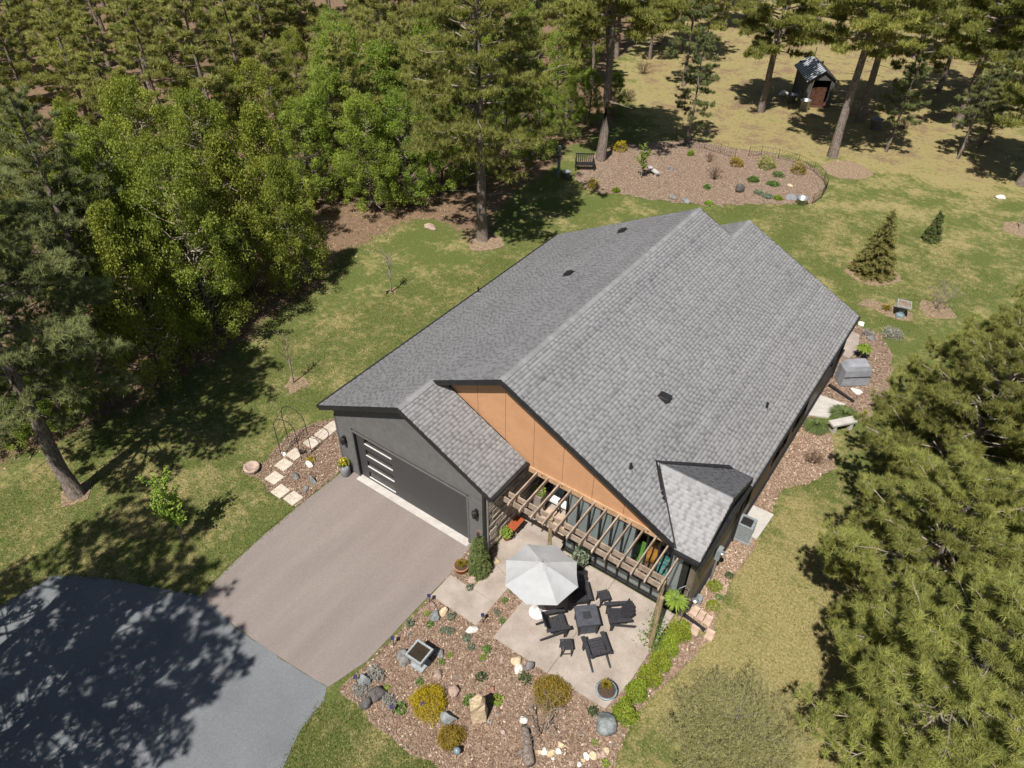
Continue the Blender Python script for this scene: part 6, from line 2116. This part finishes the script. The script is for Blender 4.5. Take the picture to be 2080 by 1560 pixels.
gb = thing('garden_bench', 'black slatted garden bench in the shade of the fork-trunked pine', 'bench', P(1187, 345), radians(35))
for k in range(5):
    MB().box((0, -0.2 + 0.1 * k, 0.42), (1.2, 0.08, 0.03)).build('seat_slat', 'black_metal', gb)
for k in range(9):
    MB().box((-0.52 + 0.13 * k, 0.28, 0.68), (0.06, 0.03, 0.48), 0, -0.15).build('back_slat', 'black_metal', gb)
MB().box((0, 0.32, 0.93), (1.2, 0.04, 0.06)).build('top_rail', 'black_metal', gb)
for s in (-1, 1):
    MB().box((s * 0.58, -0.2, 0.3), (0.05, 0.05, 0.6)).build('leg', 'black_metal', gb)
    MB().box((s * 0.58, 0.26, 0.3), (0.05, 0.05, 0.6)).build('leg', 'black_metal', gb)
    MB().box((s * 0.58, 0.03, 0.62), (0.06, 0.56, 0.035)).build('arm', 'black_metal', gb)
ps = thing('garden_post', 'dark green garden post beside the shaded bench', 'post', P(1134, 360))
MB().tube([(0, 0, 0), (0, 0, 2.0)], [0.1, 0.09], 9).build('shaft', 'dark_post' if 'dark_post' in MT else 'blue_glaze', ps)
MB().box((0, 0, 1.35), (0.26, 0.26, 0.03)).build('shelf', 'black_metal', ps)


def bucket(px, py, r_, h_, mat, lab, name='bucket', cat='bucket'):
    t = thing(name, lab, cat, P(px, py))
    MB().lathe([(r_ * 0.78, 0), (r_, h_), (r_ * 1.06, h_), (r_ * 1.06, h_ + 0.03), (r_ * 0.94, h_ + 0.03), (r_ * 0.74, 0.04)], 16).build('body', mat, t, True)
    MB().tube([(-r_, 0, h_), (-r_ * 0.8, 0.1, h_ * 0.75), (r_ * 0.8, 0.1, h_ * 0.75), (r_, 0, h_)], 0.01, 4).build('handle', 'black_metal', t)
    return t


bucket(1150, 362, .26, .42, 'granite', 'grey pot on the ground beside the shaded bench', 'garden_pot', 'pot')
bucket(1627, 414, .34, .36, 'steel', 'pale metal tub at the right end of the garden bed', 'metal_tub', 'tub')
o = MB().lathe([(0.1, 0), (0.3, 0.05), (0.33, 0.08), (0.28, 0.08)], 16).build('metal_dish', 'steel')
o.location = P(1607, 404)
o.rotation_euler = (0.35, 0.2, 0)
tag(o, 'pale metal dish leaning beside the tub in the garden bed', 'dish')
gst = thing('stone_bench', 'short pale stone bench in the back garden bed', 'bench', P(1326, 354), -0.55)
MB().box((0, 0, 0.28), (1.1, 0.28, 0.09)).build('seat', 'pale_concrete', gst)
for s in (-1, 1):
    MB().box((s * 0.4, 0, 0.12), (0.14, 0.22, 0.24)).build('leg', 'pale_concrete', gst)
place_tree('garden_sapling', 'light green leafy sapling in the back garden bed', 'tree', P(1302, 362), sapling(401, 2.2, 'lime', 20, 44, 0.11, 0.2, 0.6, 1.0))
for k, (x, y, m_, r_, h_, lab) in enumerate(((1258, 305, 'gold', .6, .7, 'yellow-green shrub right of the fork-trunked pine'), (1204, 380, 'gold_dull', .4, .6, 'yellow forsythia-like shrub in front of the bench'), (1252, 389, 'boxwood', .25, .25, 'small bright yellow-green clump at the front of the garden bed'),
                                             (1495, 335, 'gold_dull', .55, .6, 'golden grass clump at the gap in the wire fence'), (1555, 340, 'boxwood', .7, .8, 'large yellow-green shrub right of the fence gap'), (1622, 350, 'gold_dull', .6, .7, 'thin golden shrub inside the curved fence'),
                                             (1402, 315, 'lime', .25, .35, 'small green sprout at the left end of the wire fence'), (1530, 368, 'perennial', .4, .3, 'green clump in the middle of the garden bed'), (1580, 356, 'juniper', .45, .25, 'low dark green clump under the curved fence'),
                                             (1570, 375, 'perennial', .45, .22, 'low green mound right of the middle of the garden bed'), (1541, 392, 'grey_green', .35, .1, 'flat pale green patch left of the second flat patch in the garden bed'), (1558, 400, 'grey_green', .4, .1, 'flat pale green patch closest to the garden bed front'),
                                             (1580, 404, 'boxwood', .28, .2, 'tiny yellow-green mound left of the metal dish'), (1436, 382, 'perennial', .25, .2, 'small green sprout in the left half of the garden bed'), (1438, 414, 'lime', .3, .15, 'light green patch at the front edge of the garden bed'))):
    plant('garden_plant', x, y, bush_mesh(410 + k, r_, r_, h_, m_, int(260 + 500 * r_), 0.11, -0.2, 7, 0.5), lab, 'plant')
plant('bare_bush', 1452, 365, twig_mesh(430, 0.9, 1.0, 16, 'bare', 0.012, 3), 'dark leafless bush in the middle of the back garden bed', 'shrub')
plant('bare_bush', 1440, 330, twig_mesh(431, 0.8, 0.8, 12, 'bare', 0.01, 3), 'pale leafless bush near the left part of the wire fence', 'shrub')
rock(1502, 389, .36, .3, .4, 'rock_dark', 441, 'dark round boulder in the front of the back garden bed')
rock(1362, 345, .22, .18, .2, 'rock_grey', 442, 'grey stone right of the stone bench in the garden bed')
rock(1366, 403, .3, .2, .2, 'rock_grey', 443, 'grey stone at the lower left edge of the garden bed')
rock(1392, 410, .28, .2, .18, 'rock_blue', 444, 'blue-grey stone at the front edge of the garden bed')
rock(2032, 402, .35, .25, .2, 'rock_white', 445, 'pale stone lying alone on the dry right-hand lawn')
rock(872, 463, .45, .3, .2, 'rock_pink', 446, 'pale stone left of the tall pine')
rock(1604, 378, .2, .15, .12, 'rock_tan', 447, 'small tan stone inside the curved fence')

for k, (x, y, r_, lab) in enumerate(((1338, 92, 1.6, 'reddish leafless brush at the top, left of the sunny clearing'), (1306, 150, 1.4, 'reddish leafless brush behind the fork-trunked pine'), (1278, 205, 1.2, 'low leafless brush in front of the wood behind the fork-trunked pine'),
                                     (1420, 35, 1.6, 'leafless brush at the top edge beside the sunny clearing'), (1836, 262, 1.1, 'dry brush under the pines right of the grey bin'), (2010, 270, 1.3, 'dry brush under the pines at the right edge'))):
    plant('brush', x, y, twig_mesh(460 + k, r_, r_ * 0.9, 22, 'bare', 0.014, 3), lab, 'shrub')
for k, (x, y, s_, lab) in enumerate(((1195, 255, .5, 'dark leafy undergrowth left of the fork-trunked pine'), (1150, 285, .45, 'leafy undergrowth at the wood edge above the garden post'), (1245, 235, .4, 'leafy undergrowth right behind the fork-trunked pine'))):
    place_tree('undergrowth', lab, 'shrub', P(x, y), LT[2 + k % 2], k * 1.4, s_, 'undergrowth by the fork-trunked pine')

# shed
sh = thing('garden_shed', 'small dark wooden shed with a black gabled roof under the pines', 'shed', (-0.25, 49.3, 0), math.atan2(2.2, 3.6))
SW, SL, SE_, SR = 0.95, 1.9, 2.0, 2.75
for s in (-1, 1):
    for k in range(9):
        y0 = -SL + 2 * SL * k / 9
        MB().box((s * SW, y0 + SL / 9, SE_ / 2), (0.04, 2 * SL / 9 - (0.1 if s < 0 and k % 2 else 0.03), SE_)).build('board', 'shed_wood', sh)
for k in range(5):
    x0 = -SW + 2 * SW * k / 5
    MB().box((x0 + SW / 5, SL, SE_ / 2 + 0.15), (2 * SW / 5 - 0.03, 0.04, SE_ + 0.3)).build('board', 'shed_wood', sh)
MB().box((-SW + 0.15, -SL, SE_ / 2), (0.3, 0.05, SE_)).build('board', 'shed_wood', sh)
MB().box((SW - 0.15, -SL, SE_ / 2), (0.3, 0.05, SE_)).build('board', 'shed_wood', sh)
MB().box((0, -SL + 0.35, 0.75), (1.1, 0.05, 1.3)).build('inner_door', 'shaded_rust', sh)
MB().box((0, 0, 0.04), (2 * SW, 2 * SL, 0.06)).build('floor', 'shaded_rust', sh)
MB().add([(-SW, -SL - 0.01, SE_), (SW, -SL - 0.01, SE_), (0, -SL - 0.01, SR - 0.05), (-SW, -SL + 0.03, SE_), (SW, -SL + 0.03, SE_), (0, -SL + 0.03, SR - 0.05)], [(0, 1, 2), (5, 4, 3), (0, 3, 4, 1), (1, 4, 5, 2), (2, 5, 3, 0)]).build('gable_board', 'shed_wood', sh)
for s in (-1, 1):
    rf = MB().slab([(0, -SL - 0.2, SR), (s * (SW + 0.25), -SL - 0.2, SE_ - 0.1), (s * (SW + 0.25), SL + 0.2, SE_ - 0.1), (0, SL + 0.2, SR)][::s], 0.05)
    rf = fix_normals(rf.build('roof', 'shed_roof', sh))
    if s < 0:
        for k in range(13):
            y_ = -SL - 0.1 + (2 * SL + 0.2) * k / 12
            MB().beam((-0.04, y_, SR - 0.01), (-(SW + 0.24), y_, SE_ - 0.075), 0.13, 0.03).build('roof_strip', 'shed_batten', rf)
MB().tube([(0.0, SL * 0.8, SR - 0.2), (0, SL * 0.8, SR + 0.7)], 0.03, 6).build('flue', 'black_metal', sh)
bucket(1632, 224, .38, .75, 'steel', 'pale metal can standing at the front left corner of the shed', 'metal_can', 'can')
bucket(1606, 208, .34, .6, 'steel', 'metal bucket against the left side of the shed')
bucket(1776, 262, .4, .7, 'cast_grey', 'dark grey bin in the shade right of the shed', 'garden_bin', 'bin')
rock(1590, 192, .5, .4, .3, 'rock_white', 450, 'pale stone heap left of the shed')

# ------------------------------------------------------------------ litter and grass
def scatter(poly, n, rng):
    xs, ys = np.array([p[0] for p in poly]), np.array([p[1] for p in poly])
    out = np.zeros((0, 2))
    while len(out) < n:
        q_ = np.stack([rng.uniform(xs.min(), xs.max(), n), rng.uniform(ys.min(), ys.max(), n)], 1)
        out = np.concatenate([out, q_[inside(poly, q_[:, 0], q_[:, 1])]])
    return out[:n]


HARD = [[(7.62, -2.3), (11.5, -2.3), (11.55, 1.6), (7.62, 1.6)], [(5.24, -2.3), (6.98, -2.3), (6.98, -1.36), (5.24, -1.36)], [(6.1, -1.36), (7.0, -1.36), (7.62, 1.6), (5.7, 1.6)]]
rng = np.random.default_rng(500)
XY, TI = [], []
for poly, n, t0, t1 in ((BED_FRONT, 24000, 0, .9), (BED_RIGHT, 13000, 0.2, 1), (BED_GRILL, 4000, 0, 0.9), (BED_LEFT, 6000, 0, 0.9), (BED_BACK, 12000, 0, .9)):
    q_ = scatter(poly, n, rng)
    for h in HARD:
        q_ = q_[~inside(h, q_[:, 0], q_[:, 1])]
    XY.append(q_)
    t = rng.beta(1.6, 2.2, len(q_)) * (t1 - t0) + t0
    t[rng.random(len(q_)) < 0.035] = 1.0
    TI.append(t)
XY, TI = np.concatenate(XY), np.concatenate(TI)
n = len(XY)
a = rng.uniform(0, 2 * pi, n)
ln_, wd_ = rng.uniform(0.015, 0.045, n), rng.uniform(0.007, 0.018, n)
big = rng.random(n) < 0.04
ln_[big] *= 1.6
wd_[big] *= 1.8
dz = rng.normal(0, 0.35, (n, 2))
u = np.stack([np.cos(a), np.sin(a), dz[:, 0]], 1) * ln_[:, None]
w = np.stack([-np.sin(a), np.cos(a), dz[:, 1]], 1) * wd_[:, None]
c = np.stack([XY[:, 0], XY[:, 1], 0.04 + rng.uniform(0, 0.015, n)], 1)
v = np.stack([c - u - w, c + u - w * 0.6, c + u * 0.9 + w, c - u * 0.8 + w], 1).reshape(-1, 3)
me = fast_mesh('bark_chips', v, np.arange(len(v)), 4, TI)
me.materials.append(MT['chips'])
tag(put(bpy.data.objects.new('bark_chips', me), kind='stuff'), 'brown and tan bark chips strewn over the mulch beds', 'bark chips')

# grass blades over the near lawns
LAWNS = [(pp((0, 1230), (0, 1000), (150, 900), (450, 740), (640, 650), (1000, 520), (1110, 480), (650, 830), (560, 900), (500, 960), (600, 1030), (410, 1210), (300, 1180), (120, 1160)), 52000),
         (pp((545, 1560), (640, 1440), (700, 1415), (770, 1490), (890, 1560), (890, 1640), (480, 1640)), 9000),
         (pp((1430, 1300), (1500, 1170), (1600, 1000), (1700, 960), (1800, 1000), (1800, 1640), (1230, 1640), (1290, 1460)), 30000),
         (pp((1130, 470), (1420, 425), (1640, 415), (1900, 480), (2080, 600), (1830, 680), (1750, 640), (1530, 440)), 26000)]
XY, TI = [], []
for k, (poly, n) in enumerate(LAWNS):
    q_ = scatter(poly, n, rng)
    for h in (BED_LEFT, BED_FRONT, BED_RIGHT, BED_GRILL, DRIVE, OLD, [(-0.9, 0), (11.6, 0), (11.6, 16), (-0.9, 16)]):
        q_ = q_[~inside(h, q_[:, 0], q_[:, 1])]
    XY.append(q_)
    pn = np.sin(q_[:, 0] * 2.1 + 1.3 * np.sin(q_[:, 1] * 1.7)) * np.sin(q_[:, 1] * 2.3 + 1.1 * np.sin(q_[:, 0] * 1.3))
    t = np.clip(rng.normal(0.52 + 0.18 * pn + (0.16 if k == 2 else 0), 0.2, len(q_)), 0, 1)
    t[rng.random(len(q_)) < (0.22 + 0.2 * (k == 2))] = 1.0
    TI.append(t)
for poly, m_, j_ in ((DRIVE[:5], 900, 0.05), (OLD[4:9] + [(9, -12.6)], 900, 0.07), (OLD[13:] + [OLD[0]], 900, 0.07), (BED_FRONT[13:24], 1500, 0.1), (BED_RIGHT[8:], 1200, 0.1), (BED_LEFT[:11], 1200, 0.09), (BED_BACK, 1500, 0.12)):
    A_ = np.array(poly)
    k_ = rng.integers(0, len(A_) - 1, m_)
    f_ = rng.uniform(0, 1, (m_, 1))
    XY.append(A_[k_] * (1 - f_) + A_[k_ + 1] * f_ + rng.normal(0, j_, (m_, 2)))
    TI.append(np.clip(rng.normal(0.45, 0.25, m_), 0, 1))
for poly, m_ in ((BED_BACK, 4200), (BED_FRONT, 900), (BED_RIGHT, 1500)):
    q_ = scatter(poly, m_, rng)
    for h in HARD:
        q_ = q_[~inside(h, q_[:, 0], q_[:, 1])]
    XY.append(q_)
    TI.append(np.where(rng.random(len(q_)) < 0.6, 1.0, rng.uniform(0.2, 0.8, len(q_))))
XY, TI = np.concatenate(XY), np.concatenate(TI)
n = len(XY)
a = rng.uniform(0, 2 * pi, n)
s_ = np.stack([np.cos(a), np.sin(a), np.zeros(n)], 1) * 0.011
lean_ = rng.normal(0, 0.6, (n, 3))
lean_[:, 2] = rng.uniform(0.5, 1, n)
tip = unit(lean_) * rng.uniform(0.04, 0.085, (n, 1))
c = np.stack([XY[:, 0], XY[:, 1], np.full(n, 0.006)], 1)
v = np.stack([c - s_, c + s_, c + tip], 1).reshape(-1, 3)
me = fast_mesh('grass', v, np.arange(len(v)), 3, TI)
me.materials.append(MT['grass'])
tag(put(bpy.data.objects.new('grass', me), kind='stuff'), 'short patchy green and straw coloured lawn grass around the house', 'grass')

# fallen leaves on the wood floor and the back lawn
XY = np.concatenate([scatter(pp((0, 960), (250, 850), (450, 720), (600, 655), (705, 560), (850, 450), (1000, 440), (1100, 350), (900, 250), (300, 400), (0, 700)), 16000, rng),
                     scatter(pp((0, 0), (0, 600), (600, 400), (1100, 200), (1250, 0)), 14000, rng), scatter(pp((1250, 60), (1250, 280), (1700, 330), (2080, 380), (2080, 60)), 8000, rng)])
n = len(XY)
c = np.stack([XY[:, 0], XY[:, 1], np.full(n, 0.015)], 1)
me = leaves_mesh('leaf_litter', c, rng.uniform(0.1, 1, n), 0.11, rng, 'straw_grass', 0.0, 0.6)
tag(put(bpy.data.objects.new('leaf_litter', me), kind='stuff'), 'dry brown leaves scattered on the floor of the wood', 'leaf litter')
